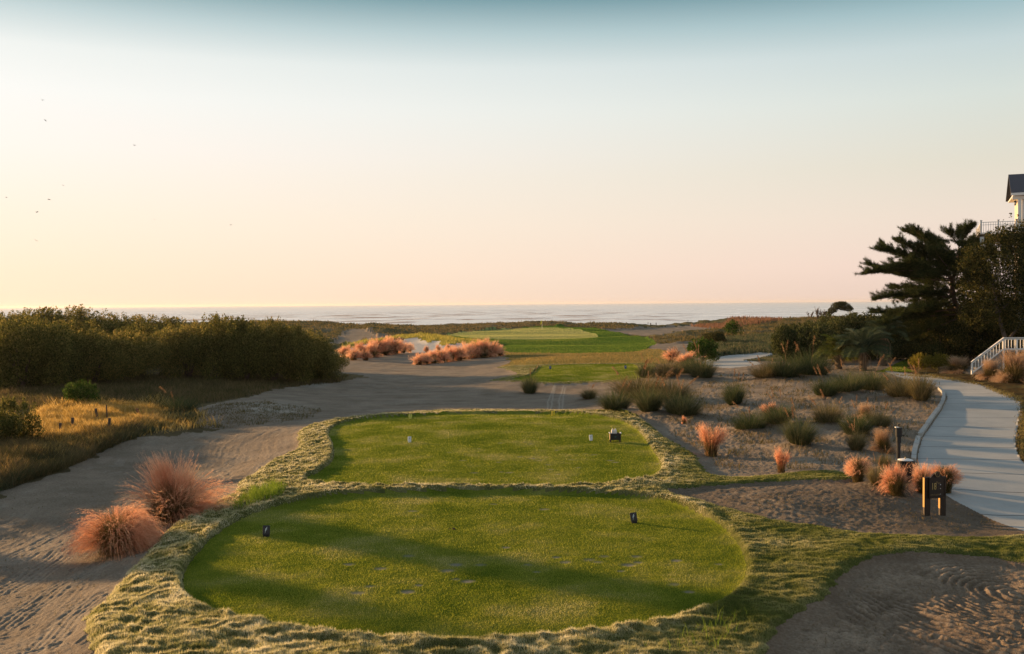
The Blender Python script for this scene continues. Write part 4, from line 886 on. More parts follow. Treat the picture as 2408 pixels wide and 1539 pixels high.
# pine
LF_PIN = leafmat('pine_needle', (.014, .028, .013), (.045, .062, .022), (.12, .12, .045), .25, 0)
def pine():
    D0 = 86.0; o = empty('pine_tree', gd(2275, D0)); bp = np.array(o.location)
    tag(o, 'dark windswept pine with layered branches reaching left over the hedge', 'tree')
    g = np.random.default_rng(5); t = MB()
    def W(px, py, dy=0.0): q = atd(px, py, D0+dy); return q-bp
    def tub(pts, r0, r1): t.tube(pts, list(np.linspace(r0, r1, len(pts))), 7)
    tub([(0, 0, -.3), W(2272, 800), W(2268, 760), W(2252, 730), W(2242, 700), W(2238, 660), W(2228, 640)], .30, .15)
    tub([W(2238, 670), W(2250, 620, .5), W(2256, 575, 1)], .14, .05)
    limbs = [ # root, tip, depth of tip, thickness
     ((2228,640),(2036,644),-1.5),((2232,655),(2044,622),1.2),((2228,640),(2066,588),-.6),((2235,640),(2078,580),1.5),((2240,630),(2112,566),-1.8),((2245,620),(2130,545),.6),((2250,610),(2150,540),-.8),
     ((2250,600),(2185,560),1.6),((2256,580),(2232,548),-.5),((2256,580),(2262,540),.8),((2256,580),(2285,535),-1.2),((2250,610),(2310,560),1.4),((2240,640),(2325,600),-1.8),
     ((2242,690),(2100,678),1.0),((2242,700),(2060,705),-1.4),((2250,725),(2055,735),.8),((2250,730),(2080,760),-2.2),((2250,725),(2130,740),2.0),((2240,660),(2120,640),3),((2240,660),(2140,615),-3),((2245,640),(2200,590),-3.4),((2245,640),(2220,600),3.4),
     ((2245,690),(2330,660),2.2),((2245,690),(2340,700),-1.5),((2250,720),(2310,740),-2.5),((2250,600),(2160,575),-2.4),((2235,650),(2090,630),-2.4),((2235,650),(2170,650),-3.4),((2240,700),(2150,690),-3.2),((2240,640),(2280,610),-3),((2256,575),(2300,580),2.5),((2245,640),(2190,625),1.5),((2240,680),(2110,700),2.5),((2250,740),(2070,765),1.5),((2250,750),(2110,790),-1.5),((2255,760),(2150,800),.5),((2255,770),(2330,780),-2.5),((2250,720),(2160,730),-3.5),((2245,690),(2150,660),3.5),((2245,690),(2180,720),.2)]
    C = []; Dr = []
    for (a, b, dy) in limbs:
        p0 = W(*a); p1 = W(*b, dy); L_ = np.linalg.norm(p1-p0); mid_ = (p0+p1)/2+np.array([0, g.uniform(-.5, .5), g.uniform(-.16, .10)*L_]); pts = [p0*(1-s)**2+2*mid_*s*(1-s)+p1*s*s for s in np.linspace(0, 1, 6)]
        tub(pts, .075, .02)
        for s in np.linspace(.32, 1, int(L_*4.6)+3):     # side twigs carrying flat sprays
            q = p0*(1-s)**2+2*mid_*s*(1-s)+p1*s*s; ax = (p1-p0)/L_
            for sg in (-1, 1):
                tw = ax*g.uniform(.3, .9)+np.cross(ax, [0, 0, 1])*sg*g.uniform(.4, 1)+np.array([0, 0, g.uniform(-.05, .75)]); tw /= np.linalg.norm(tw); l2 = g.uniform(.5, 1.7)*(1.2-.65*s)
                for f in np.linspace(.2, 1, 6): C.append(q+tw*l2*f); Dr.append(tw+np.array([0, 0, .35]))
        for f in range(3): C.append(p1+(p1-p0)/L_*.15*f); Dr.append((p1-p0)/L_+np.array([0, 0, .3]))
    for k in range(1500):
        bx, by, rx, ry, rd_ = [(2215,640,75,55,3),(2280,660,60,70,3),(2170,700,80,35,3),(2200,755,110,45,3.5),(2250,600,55,45,2.5),(2150,620,60,30,2.5),(2290,590,40,40,2.5),(2130,740,60,25,2.5)][k % 8]
        v = g.normal(0, 1, 3); v /= np.linalg.norm(v); v *= g.random()**.4; q = W(bx+v[0]*rx, by+v[1]*ry, v[2]*rd_)
        if noise(np.array(q[0]/.9), np.array(q[2]/.55+q[1]*.3), 7) < -.05: continue
        tw = np.array([g.normal(-.3, .8), g.normal(0, .8), g.uniform(0, .5)]); tw /= np.linalg.norm(tw)
        for f in range(4): C.append(q+tw*.12*f); Dr.append(tw+np.array([0, 0, .35]))
    C = np.array(C); Dr = np.array(Dr); Dr /= np.linalg.norm(Dr, axis=1)[:, None]
    nn = 22; c = np.repeat(C, nn, 0); d = np.repeat(Dr, nn, 0)*.75+g.normal(0, .48, (len(c), 3)); d /= np.linalg.norm(d, axis=1)[:, None]
    c = c+g.normal(0, .05, c.shape); sd = np.cross(d, g.normal(0, 1, d.shape)); sd /= np.linalg.norm(sd, axis=1)[:, None]
    l = g.uniform(.16, .36, len(c))[:, None]; V = np.stack([c-sd*.013, c+sd*.013, c+d*l], 1).reshape(-1, 3)
    obj('needles', mesh_np('needles', V, np.arange(len(V)).reshape(-1, 3), LF_PIN, {'var': np.repeat(g.random(len(c)), 3)}, smooth=False), o)
    t.build('trunk', BARK, o, True)
pine()
# second pine-like mass filling between pine and dark tree
p = gd(2260, 91)
tree('broadleaf_tree', p, [([(0, 0, -.2), (.3, 0, 4), (.2, 0, 8)], .2, .08)], 0, [(-2.2, 0, 5.0, 2.8, 2, 2.0), (1.2, 0, 6.2, 2.6, 2, 2.3), (0, 0, 8.4, 2.0, 1.6, 1.6), (2.2, 0, 9.2, 1.8, 1.6, 1.6), (-2.6, 0, 3.4, 2.2, 2, 1.6)], 16000, .18, LF_DRK, 103, 'dark tree behind the trunk of the pine')
# wind-bent tree on the far dune, and bare brush beside it
def windtree():
    p = gd(1945, 282); zz = 6-(752-709.5)*282/F; p.z = zz; o = empty('windswept_tree', p); tag(o, 'small wind bent tree leaning right against the sea', 'tree'); k = 282/F
    t = MB(); X = lambda px, py: ((px-1945)*k, 0, (752-py)*k)
    t.tube([(0, 0, -1.3), X(1952, 742), X(1962, 732), X(1975, 722)], [.3, .24, .2, .1], 6); t.tube([X(1952, 742), X(1948, 730), X(1958, 718)], [.2, .14, .08], 6); t.tube([X(1945, 748), X(1935, 735), X(1930, 726)], [.08, .05, .02], 5)
    t.build('trunk', BARK, o)
    bl = [(*X(1985, 722), 2.1, 2.1, 1.2), (*X(1970, 720), 2., 2, 1.1), (*X(1958, 730), 1.5, 1.6, .9), (*X(1996, 727), 1.4, 1.3, .9), (*X(1978, 714), 1.8, 1.5, .6), (*X(1945, 738), 1.1, 1.1, .7)]
    V, Fc, v = leaves(5, bl, 6000, .32, .4); obj('crown', mesh_np('crown', V, Fc, LF_DRK, {'var': v}, smooth=False), o)
    g = random.Random(8)
    for q, (bx, lb) in enumerate(((1922, 'bare dead bush standing just left of the wind bent tree'), (1935, 'bare dead bush touching the wind bent tree'), (1905, 'smallest bare dead bush, farthest left of the wind bent tree'))):
        pb = gd(bx, 280); pb.z = 6-(751-709.5)*280/F-.1; e = empty('dead_bush', pb); tag(e, lb, 'bush', 'bare bushes by the wind bent tree'); t = MB()
        for s in range(9):
            x1 = g.uniform(-1.4, 1.4); z1 = g.uniform(2.0, 3.9)*(.7 if q == 2 else 1); t.tube([(0, 0, -.1), (x1*.4, g.uniform(-.3, .3), z1*.5), (x1, g.uniform(-.4, .4), z1)], [.11, .08, .05], 5)
            for z in range(3): t.tube([(x1*.6, 0, z1*.6), (x1*.6+g.uniform(-.5, .5), 0, z1*.6+g.uniform(.2, .7))], [.07, .03], 4)
        t.build('branches', BARK, e)
windtree()
# palms
PALM = leafmat('palm_leaf', (.03, .05, .028), (.07, .095, .055), (.17, .19, .12), .3, 0)
PALMY = leafmat('palm_leaf_yellow', (.04, .06, .014), (.10, .12, .03), (.22, .22, .07), .4, 0)
TRK = plain('palm_trunk', (.16, .11, .07), .95, (.07, .05, .035), 14, bmp=1)
def palm(p, R, H, th, nf, mat, label, seed, n_l=34):
    g = np.random.default_rng(seed); o = empty('palm_tree', p); tag(o, label, 'palm', 'palms before the hedge')
    t = MB(); t.tube([(0, 0, -.2), (0, 0, th*.5), (0, 0, th)], [.30, .26, .2], 12); 
    for k in range(40): a = g.uniform(0, 6.28); z = g.uniform(.1, th); t.tube([(.22*math.cos(a), .22*math.sin(a), z), (.36*math.cos(a), .36*math.sin(a), z+.16)], [.035, .015], 4)
    t.build('trunk', TRK, o)
    VV = []; FF = []; nv = 0; vr = []
    for k in range(nf):
        az = g.uniform(0, 6.28); t0 = g.uniform(.05, 1.25); L_ = R*g.uniform(1.0, 1.25); droop = g.uniform(1.2, 1.9)
        V, Fc, Pp = ribbons(np.array([[0, 0, th]]), np.array([az]), np.array([t0]), np.array([L_]), np.array([.035]), 12, droop)
        VV.append(V); FF.append(Fc+nv); nv += len(V); vr.append(np.full(len(V), .8))
        Q = Pp[:, 0]; s = np.linspace(2.2, 11.9, n_l); s = np.concatenate([s, s]); side = np.repeat([-1, 1], n_l); i = s.astype(int); f = (s-i)[:, None]
        q = Q[i]*(1-f)+Q[np.minimum(i+1, 12)]*f; tn = Q[np.minimum(i+1, 12)]-Q[i]; tn /= np.linalg.norm(tn, axis=1)[:, None]
        sv = np.array([-math.sin(az), math.cos(az), 0])*side[:, None]
        d = sv*.75+tn*.65+np.array([0, 0, .45])+g.normal(0, .08, q.shape); d /= np.linalg.norm(d, axis=1)[:, None]; l = (.34*R*np.sin(np.clip((s-1.2)/11.5, 0, 1)*math.pi)**.6)[:, None]+.05
        w = np.cross(d, tn); w /= np.linalg.norm(w, axis=1)[:, None]; m2 = q+d*l*.55; e = q+d*l+np.array([0, 0, -.12])*l/.4
        V = np.stack([q-tn*.018, q+tn*.018, m2+tn*.02, e, m2-tn*.02], 1).reshape(-1, 3); VV.append(V); n5 = len(q)
        FF.append((np.arange(n5)[:, None]*5+np.array([[0, 1, 2, 4]]))+nv); FF.append(np.hstack([(np.arange(n5)[:, None]*5+np.array([[4, 2, 3]]))+nv])); nv += len(V); vr.append(np.repeat(np.clip(g.normal(.5, .2), 0, 1)+g.normal(0, .1, n5), 5))
    obj('fronds', mesh_np('fronds', np.concatenate(VV), FF, mat, {'var': np.clip(np.concatenate(vr), 0, 1)}, smooth=False), o)
    # dead hanging stalks
    t = MB()
    for k in range(10): a = g.uniform(0, 6.28); t.tube([(.2*math.cos(a), .2*math.sin(a), th), (.55*math.cos(a), .55*math.sin(a), th*.75), (.62*math.cos(a), .62*math.sin(a), .3)], [.03, .022, .012], 4)
    t.build('dead_fronds', plain('dead_frond%d' % seed, (.3, .2, .12), .9), o)
palm(gp(2030, 872), 2.35, 4, 1.5, 46, PALM, 'large silvery pindo palm with arching fronds before the hedge', 1)
palm(gp(1972, 868), 1.9, 3, 1.2, 34, PALMY, 'smaller yellow green palm left of the silvery one', 2)
palm(gd(2078, 84), 1.9, 4, 2.6, 34, PALM, 'half hidden palm rising behind the silvery one', 3)
# ------------------------------------------------------------------ house with balcony
WHITE = plain('white_paint', (.78, .77, .75), .45, (.70, .69, .67), 3, bmp=.05)
ROOF = plain('slate_shingle', (.055, .062, .085), .7, (.03, .034, .05), 5, bmp=.6)
SID = plain('siding', (.62, .52, .40), .7, (.52, .43, .33), 3)
DARKM = plain('black_metal', (.012, .012, .013), .4, (.02, .02, .02), 12)
def house():
    A = (41.4, 85.0); e1 = np.array([.914, -.406, 0]); e2 = np.array([.406, .914, 0]); M = np.eye(4); M[:3, 0] = e1; M[:3, 1] = e2
    dz = 11.85
    h = bpy.data.objects.new('beach_house', None); link(h); h.matrix_world = Matrix(((e1[0], e2[0], 0, A[0]), (e1[1], e2[1], 0, A[1]), (0, 0, 1, 0), (0, 0, 0, 1)))
    tag(h, 'white raised beach house with dark gabled roof and railed balcony', 'house')
    b = MB(); b.box((7.3, 5.6, 7.8), (4.0, 3.4, 7.7)); b.build('wall', SID, h)
    b = MB(); b.box((5.5, 5.5, dz-.12), (5.5, 5.5, .10)); b.build('deck', plain('deck_wood', (.12, .09, .07), .8), h)
    for (x, y) in ((.18, .18), (.18, 10.7), (3.2, .18)): b = MB(); b.box((x, y, dz/2-.12), (.16, .16, dz/2-.12)); b.build('pillar', WHITE, h)
    # roof: gable parallel to the front
    ze = 15.35; b = MB(); b.prism([(2.42, 0), (12, 0), (12, .22), (2.42, .22)], -.25, -.15, np.array([[1, 0, 0, 0], [0, 1, 0, 0], [0, 0, 1, ze-.25], [0, 0, 0, 1]])); b.build('fascia', WHITE, h)
    b = MB(); V = [(2.42, -.15, ze), (12, -.15, ze), (12, 3.4, ze+2.0), (2.42, 3.4, ze+2.0), (2.42, 7, ze), (12, 7, ze)]; V += [(x, y, z-.12) for x, y, z in V]
    b.add(V, [(0, 1, 2, 3), (3, 2, 5, 4), (6, 9, 8, 7), (9, 10, 11, 8), (0, 3, 9, 6), (3, 4, 10, 9), (1, 7, 8, 2), (2, 8, 11, 5), (0, 6, 7, 1), (4, 5, 11, 10)]); b.build('roof', ROOF, h)
    b = MB(); b.box((7.2, 3.3, ze-.2), (4.6, 3.3, .06)); b.build('soffit', WHITE, h)
    b = MB(); b.box((3.13, .3, (dz+ze)/2-.15), (.14, .14, (ze-dz)/2-.12)); b.build('column', WHITE, h)
    b = MB(); b.box((3.10, .3, ze-.42), (.55, .18, .14)); b.build('bracket', WHITE, h)
    b = MB(); b.box((3.42, .55, (dz+ze)/2-.15), (.10, .10, (ze-dz)/2-.13)); b.build('corner_board', WHITE, h)
    b = MB(); b.box((4.6, 1.6, dz+1.4), (.5, .9, 1.3)); 
    r = MB(); r.box((1.6, .1, dz+1.03), (1.5, .03, .025)); r.box((1.6, .1, dz+.80), (1.5, .02, .018)); r.box((1.6, .1, dz+.10), (1.5, .02, .025))
    r.box((.1, 5.5, dz+1.03), (.03, 5.3, .025)); r.box((.1, 5.5, dz+.10), (.02, 5.3, .025)); rl = r.build('balcony_railing', WHITE, h)
    for x in np.arange(.3, 3.1, .19): q = MB(); q.box((x, .1, dz+.56), (.018, .018, .46)); q.build('baluster', WHITE, rl)
    for y in np.arange(.35, 10.6, .15)[:69]: q = MB(); q.box((.1, y, dz+.56), (.018, .018, .46)); q.build('baluster', WHITE, rl)
    for (x, y) in ((.1, .1), (1.46, .1), (2.87, .1), (.1, 10.9)):
        q = MB(); q.box((x, y, dz+.58), (.065, .065, .58)); q.box((x, y, dz+1.19), (.10, .10, .03)); q.build('newel_post', WHITE, rl)
    ln = empty('hanging_lantern', (A[0]+2.78*e1[0]+.3*e2[0], A[1]+2.78*e1[1]+.3*e2[1], ze-.95)); tag(ln, 'small black lantern hanging under the eave beside the column', 'lamp')
    q = MB(); q.tube([(0, 0, .42), (0, 0, .30)], .012, 5); q.lathe([(.0, .30), (.05, .28), (.14, .16), (.15, .14), (.0, .14)], n=10); q.build('lantern_cap', DARKM, ln)
    q = MB(); q.lathe([(.0, .135), (.09, .135), (.11, .05), (.07, -.06), (.0, -.06)], n=10); q.build('lantern_glass', plain('glass_pale', (.5, .5, .48), .2), ln)
    q = MB(); q.lathe([(.0, -.065), (.09, -.065), (.05, -.13), (0, -.15)], n=10); q.build('lantern_base', DARKM, ln)
house()
def stair_rail():
    d = 72.0; p0 = gd(2286, d); zt = lambda py: 6-(py-706.8)*d/F
    o = empty('stair_railing', p0); tag(o, 'white wooden handrail with pickets climbing steps at the right edge', 'railing')
    x = lambda px: (px-2286)*d/F
    zb = p0.z; top0 = zt(852)-zb; top1 = zt(795.5)-zb; x1 = x(2360); x2 = x(2560)
    def bar(a, b, w, h_):
        q = MB(); a = np.array(a); b = np.array(b); t = b-a; L_ = np.linalg.norm(t); t /= L_; up = np.cross([0, -1, 0], t)*-1; up = np.array([-t[2], 0, t[0]])
        M = np.eye(4); M[:3, 0] = t; M[:3, 1] = [0, 1, 0]; M[:3, 2] = up; M[:3, 3] = (a+b)/2; q.box((0, 0, 0), (L_/2, w, h_), M); return q
    bar((-.06, 0, top0), (x1, 0, top1), .07, .028).build('handrail', WHITE, o); bar((x1, 0, top1), (x2, 0, top1), .07, .028).build('handrail', WHITE, o)
    bar((0, 0, top0-.10), (x1, 0, top1-.10), .022, .045).build('top_rail', WHITE, o); bar((x1, 0, top1-.10), (x2, 0, top1-.10), .022, .045).build('top_rail', WHITE, o)
    bar((0, 0, .12), (x1, 0, top1-top0+.12), .022, .045).build('bottom_rail', WHITE, o); bar((x1, 0, top1-top0+.12), (x2, 0, top1-top0+.12), .022, .045).build('bottom_rail', WHITE, o)
    s = MB()
    ns = 10
    for k in range(ns): s.box((x1*(k+.5)/ns, .9, (top1-top0)*(k+1)/ns/2-.02), (x1/ns/2+.01*(k % 2), .8, (top1-top0)*(k+1)/ns/2))
    s.box(((x1+x2)/2+.02, .9, (top1-top0)-.05), ((x2-x1)/2, .8, .06)); s.build('steps', plain('step_wood', (.3, .27, .24), .8), o)
    for k in range(1, 26):
        xx = k*.225+.05
        if xx > x2: break
        zt_ = top0+(top1-top0)*min(xx/x1, 1); zb_ = .12+(top1-top0)*min(xx/x1, 1)
        q = MB(); q.box((xx, .03, (zt_+zb_)/2-.06), (.022, .02, (zt_-zb_)/2-.05)); q.build('picket', WHITE, o)
    for xx, hh in ((0, top0), (x1, top1), (x(2391), top1)):
        q = MB(); q.box((xx, 0, hh/2-.16), (.055, .055, hh/2+.10)); q.build('post', WHITE, o)
stair_rail()
# kerb
def kerb():
    pts = np.array([ground(*p)[:2] for p in [(2214,916),(2224,926),(2226,936),(2222,952),(2213,967),(2198,988),(2182,1010),(2171,1028)]]); pts2 = np.array([ground(*p)[:2] for p in [(2168,1034),(2163,1050),(2159,1068),(2158,1088)]])
    for pp in (pts, pts2):
        V = []; Fs = []
        for i, p in enumerate(pp):
            t = pp[min(i+1, len(pp)-1)]-pp[max(i-1, 0)]; t /= np.linalg.norm(t); n = np.array([t[1], -t[0]])
            n = n if n[0] < 0 else -n
            z = gz(p[0], p[1])
            for (o_, h) in ((.05, -.2), (.05, .15), (-.0+.22, .17), (.22, -.2)): q = p+n*o_; V.append((q[0], q[1], z+h))
        for i in range(len(pp)-1):
            for k in range(4): Fs.append((i*4+k, i*4+(k+1) % 4, (i+1)*4+(k+1) % 4, (i+1)*4+k))
        Fs += [(0, 3, 2, 1), tuple(len(V)-4+k for k in range(4))]
        m = MB(); m.add(V, Fs); tag(m.build('kerb', CONC), kind='structure')
kerb()
# ------------------------------------------------------------------ small objects
def feather(M, mat, parent, s=1.0, flip=False):
    # curved quill with a split vane
    c = [(-.32, -.95), (-.24, -.55), (-.12, -.1), (.05, .35), (.28, .75), (.52, .98)]
    w = [.035, .05, .17, .20, .13, .01]
    q = MB()
    L1 = []; R1 = []
    for (x, z), a in zip(c, w): L1.append((x-a, z+a*.35)); R1.append((x+a*.15, z-a*.1))
    q.prism([(x*s, z*s*1.1) for x, z in L1+R1[::-1]], -.003, .002, M)
    L2 = [(.0, -.22), (.16, .1), (.42, .42), (.40, .50), (.12, .22)]
    q.prism([(x*s+.02*s, z*s) for x, z in L2], -.003, .002, M)
    return q.build('feather_emblem', mat, parent)
def marker(px, py, W_, H_, body, emb, label, yaw, tilt=.22, lean=0.0, name='tee_marker', group='tee markers'):
    p = gp(px, py); o = empty(name, p+Vector((0, 0, .02)), yaw); tag(o, label, 'tee marker', group)
    b = MB(); b.box((0, .02, .025), (W_*.42, .05, .035), bev=.006); b.build('base', body, o)
    M = np.array(Matrix.Translation((0, 0, .05)) @ Matrix.Rotation(lean, 4, 'Y') @ Matrix.Rotation(tilt*-1, 4, 'X'))
    b = MB(); b.box((0, 0, H_/2), (W_/2, .035, H_/2), M, .01); b.build('body', body, o)
    M2 = M @ np.array(Matrix.Translation((0, -.036, H_/2)))
    feather(M2, emb, o, W_*.42 if W_ < H_ else W_*.4); return o
BLK = plain('black_paint', (.012, .011, .016), .4, (.02, .02, .025), 12)
WHT = plain('white_face', (.72, .76, .80), .5, (.62, .66, .72), 12)
YEL = plain('yellow_paint', (.75, .55, .02), .5, (.62, .45, .02), 12)
YE2 = plain('pale_yellow_paint', (.62, .60, .10), .5, (.5, .5, .1), 12)
BLU = plain('blue_paint', (.03, .07, .22), .45, (.02, .05, .16), 12)
EMW = plain('feather_white', (.72, .82, .86), .5); EMD = plain('feather_dark', (.04, .06, .07), .5)
marker(626, 1264, .18, .235, BLK, EMW, 'black tee marker with white feather, on the left of the near tee', .05)
marker(1492, 1233, .18, .235, BLK, EMW, 'black tee marker leaning left, on the right of the near tee', -.12, .22, -.2)
marker(963, 1042, .15, .20, WHT, EMD, 'white tee marker with dark feather, left of the pair on the middle tee', 0)
marker(1390, 1038, .15, .20, WHT, EMD, 'white tee marker with dark feather, next to the black box', 0, .22, -.08)
marker(965, 985.5, .17, .17, YE2, EMD, 'pale yellow tee marker at the back left of the middle tee', 0)
marker(1301, 979, .17, .20, YEL, EMD, 'orange yellow tee marker at the back right of the middle tee', 0)
marker(1294, 869, .19, .26, BLU, EMW, 'blue tee marker on the left of the far tee', 0)
marker(1471, 868, .19, .26, BLU, EMW, 'blue tee marker on the right of the far tee', 0)
def seed_box():
    p = gp(1446.5, 1041); o = empty('divot_box', p, .0); tag(o, 'black open box on four short legs at the right of the middle tee', 'box')
    W_, D_, H0, H1 = .235, .15, .12, .40
    b = MB(); b.box((0, -D_, (H0+H1)/2), (W_, .012, (H1-H0)/2)); b.build('front_panel', BLK, o)
    b = MB(); b.box((0, D_, (H0+H1)/2), (W_, .012, (H1-H0)/2)); b.build('back_panel', BLK, o)
    WD = plain('worn_wood', (.30, .20, .10), .7)
    for s in (-1, 1): b = MB(); b.box((s*(W_-.012), 0, (H0+H1)/2), (.012, D_-.014, (H1-H0)/2)); b.build('side_panel', WD, o)
    b = MB(); b.box((0, 0, H0+.012), (W_-.03, D_-.02, .01)); b.build('bottom', BLK, o)
    for s in (-1, 1): b = MB(); b.box((s*(W_+.005), 0, H1+.012), (.025, D_+.012, .010)); b.build('rim', WHITE, o)
    for s in (-1, 1):
        for t in (-1, 1): b = MB(); b.box((s*(W_-.03), t*(D_-.03), H0/2+.0), (.022, .022, H0/2+.02)); b.build('leg', BLK, o)
    b = MB(); b.lathe([(0, 0), (.045, 0), (.045, .004), (0, .004)], n=16); 
    b = MB(); b.prism([(-.05, .03), (.05, .03), (.035, -.01), (.015, -.04), (-.015, -.04), (-.035, -.01)], -D_-.016, -D_-.011, np.array(Matrix.Translation((0, 0, .26)))); b.build('emblem', plain('dim_emblem', (.03, .08, .07), .5), o)
    mb = plain('milky_plastic', (.78, .72, .70), .4, bmp=.3)
    for x, rz, lb in ((-.075, .2, 'milky white bottle standing on the left in the black box'), (.04, -.3, 'milky white bottle standing on the right in the black box')):
        e = empty('plastic_bottle', p+Vector((x-.03, 0, H0+.03)), rz); tag(e, lb, 'bottle', 'bottles in the black box')
        q = MB(); q.box((0, 0, .19), (.06, .06, .19), bev=.02); q.build('bottle_body', mb, e)
        q = MB(); q.lathe([(.045, .38), (.040, .41), (.025, .42), (.02, .45), (0, .45)], n=12); q.build('bottle_neck', mb, e)
seed_box()
def text(s, size, M, mat, parent, name):
    cu_ = bpy.data.curves.new(name, 'FONT'); cu_.body = s; cu_.size = size; cu_.extrude = .002; cu_.align_x = 'CENTER'; cu_.align_y = 'CENTER'
    o = bpy.data.objects.new('tmp', cu_); S.collection.objects.link(o); bpy.context.view_layer.update()
    me = bpy.data.meshes.new_from_object(o.evaluated_get(bpy.context.evaluated_depsgraph_get())); bpy.data.objects.remove(o)
    me.materials.clear(); me.materials.append(mat); me.name = name
    o = obj(name, me, parent); o.matrix_local = M; return o
def tee_sign():
    L0 = gp(2179, 1208); R0 = gp(2219, 1203); yaw = .22; o = empty('tee_sign', L0, yaw); W_ = .50
    tag(o, 'dark wooden tee sign on two posts with gold number 18', 'sign')
    PW = plain('stained_wood', (.035, .02, .012), .6, (.022, .013, .008), 6, bmp=.4); EDGE = plain('sunlit_edge', (.55, .30, .07), .6, (.48, .26, .06), 8)
    GOLD = plain('dull_gold', (.50, .36, .13), .5); DIM = plain('faded_lettering', (.22, .15, .07), .6)
    for s, h in ((0, 1.10), (W_, 1.10)):
        b = MB(); b.box((s, 0, h/2-.05), (.095, .038, h/2+.05), bev=.006); q = b.build('post', PW, o)
    b = MB(); x0, x1 = .02, W_+.0; z0, z1 = .52, 1.03
    n = 10; cx = (x0+x1)/2; ring = []
    pts = [(x0, z0), (x1, z0), (x1, z1), (x1-.02, z1+.02)]
    for k in range(n+1):
        a = k/n; x = x1-.02-(x1-x0-.04)*a; pts.append((x, z1+.04+.17*math.sin(math.pi*a)))
    pts += [(x0+.02, z1+.02), (x0, z1)]
    b.prism(pts, -.095, -.045); b.build('panel', plain('sign_panel', (.016, .010, .008), .5, (.024, .014, .01), 6, bmp=.2), o)
    b = MB()
    fr_ = [((x0, z0), (x1, z0)), ((x1, z0), (x1, z1)), ((x0, z1), (x0, z0))]
    for (a, c) in fr_:
        b.box(((a[0]+c[0])/2, -.098, (a[1]+c[1])/2), (abs(a[0]-c[0])/2+.008, .010, abs(a[1]-c[1])/2+.008))
    b.build('frame', PW, o)
    # round crest on top
    R = np.array(Matrix.Translation((cx, -.105, z1+.16)) @ Matrix.Rotation(math.pi/2, 4, 'X'))
    def disc(r0, r1, t, nm, mt):
        q = MB(); V = MB(); V.lathe([(r0, 0), (r1, 0), (r1, t), (r0, t), (r0, 0)], n=28); P_ = V.v[0] @ R[:3, :3].T + R[:3, 3]; q.add(P_, [f for f in V.f[4]]); return q.build(nm, mt, o)
    disc(.0, .085, .02, 'crest', PW); disc(.062, .080, .027, 'crest_ring', DIM)
    Rt = lambda x, z, y=-.0975: Matrix.Translation((x, y, z)) @ Matrix.Rotation(math.pi/2, 4, 'X')
    feather(np.array(Matrix.Translation((cx, -.129, z1+.16))), DIM, o, .045)
    t = text('18', .27, Rt(x0+.14, z0+.32) @ Matrix.Diagonal((.62, 1, 1, 1)), GOLD, o, 'number')
    text('Par', .11, Rt(cx+.04, z0+.42), DIM, o, 'lettering'); text('5', .13, Rt(cx+.04, z0+.28), plain('dark_lettering', (.07, .045, .03), .6), o, 'lettering')
    text('Links Course', .062, Rt(cx-.07, z0+.09), DIM, o, 'lettering')
    for k, (z, c) in enumerate(((.37, (.75, .75, .78)), (.26, (.5, .45, .42)), (.10, (.22, .22, .24)))):
        q = MB(); q.prism([(x1-.13+.014*math.cos(a), z0+z+.014*math.sin(a)) for a in np.linspace(0, 6.283, 11)[:-1]], -.099, -.094); q.build('dot', plain('dot_paint%d' % k, c, .5), o)
    # added ochre strips, sunlight on the posts' left sides put into colour
    for s, h, z00 in ((0, 1.09, .26), (W_, .50, .20)):
        b = MB(); b.box((s-.0965, 0, (h+z00)/2), (.0025, .036, (h-z00)/2)); b.build('sunlit_strip', EDGE, o)
tee_sign()
def ball_washer():
    p = gp(2113, 1090); o = empty('ball_washer', p, 0, (1.15, 1.15, 1.15)); tag(o, 'dark ball washer on a post beside the path', 'ball washer')
    b = MB(); b.tube([(0, 0, -.1), (0, 0, .72)], .06, 10); b.build('post', DARKM, o)
    b = MB(); b.box((0, 0, .80), (.065, .06, .10), bev=.012); b.box((0, 0, 1.02), (.085, .07, .13), bev=.015); b.build('housing', DARKM, o)
    b = MB(); b.box((.0, 0, 1.165), (.09, .075, .015), bev=.006); b.build('lid', DARKM, o)
    b = MB(); b.tube([(0, 0, 1.19), (0, 0, 1.25)], .015, 8); b.lathe([(0, 1.24), (.025, 1.25), (.036, 1.275), (.025, 1.30), (0, 1.31)], n=12); b.build('knob', DARKM, o)
    b = MB(); b.tube([(.10, 0, .95), (.18, -.02, .93)], .016, 8); b.build('handle', DARKM, o)
    b = MB(); b.box((-.07, -.03, 1.2), (.05, .05, .012)); b.build('scorecard_clip', WHITE, o)
ball_washer()
def bin_():
    p = gp(2129, 1134); o = empty('waste_bin', p); tag(o, 'round dark bin with a pale lid inside its rim, among pink grass', 'bin')
    b = MB()
    for k in range(26):
        a = 2*math.pi*k/26; M = np.array(Matrix.Rotation(a, 4, 'Z')); b.box((.285, 0, .36), (.013, .031, .36), M)
    b.build('slats', DARKM, o)
    b = MB(); b.lathe([(.25, .70), (.305, .70), (.305, .735), (.25, .735), (.25, .70)], n=32); b.build('rim', DARKM, o, True)
    b = MB(); b.lathe([(0, .775), (.15, .768), (.238, .742), (.243, .60)], n=32); b.build('lid', WHITE, o, True)
    b = MB(); b.lathe([(0, .83), (.02, .83), (.025, .80), (.02, .77), (0, .77)], n=12); b.build('lid_knob', plain('brass', (.4, .3, .15), .4), o, True)
bin_()
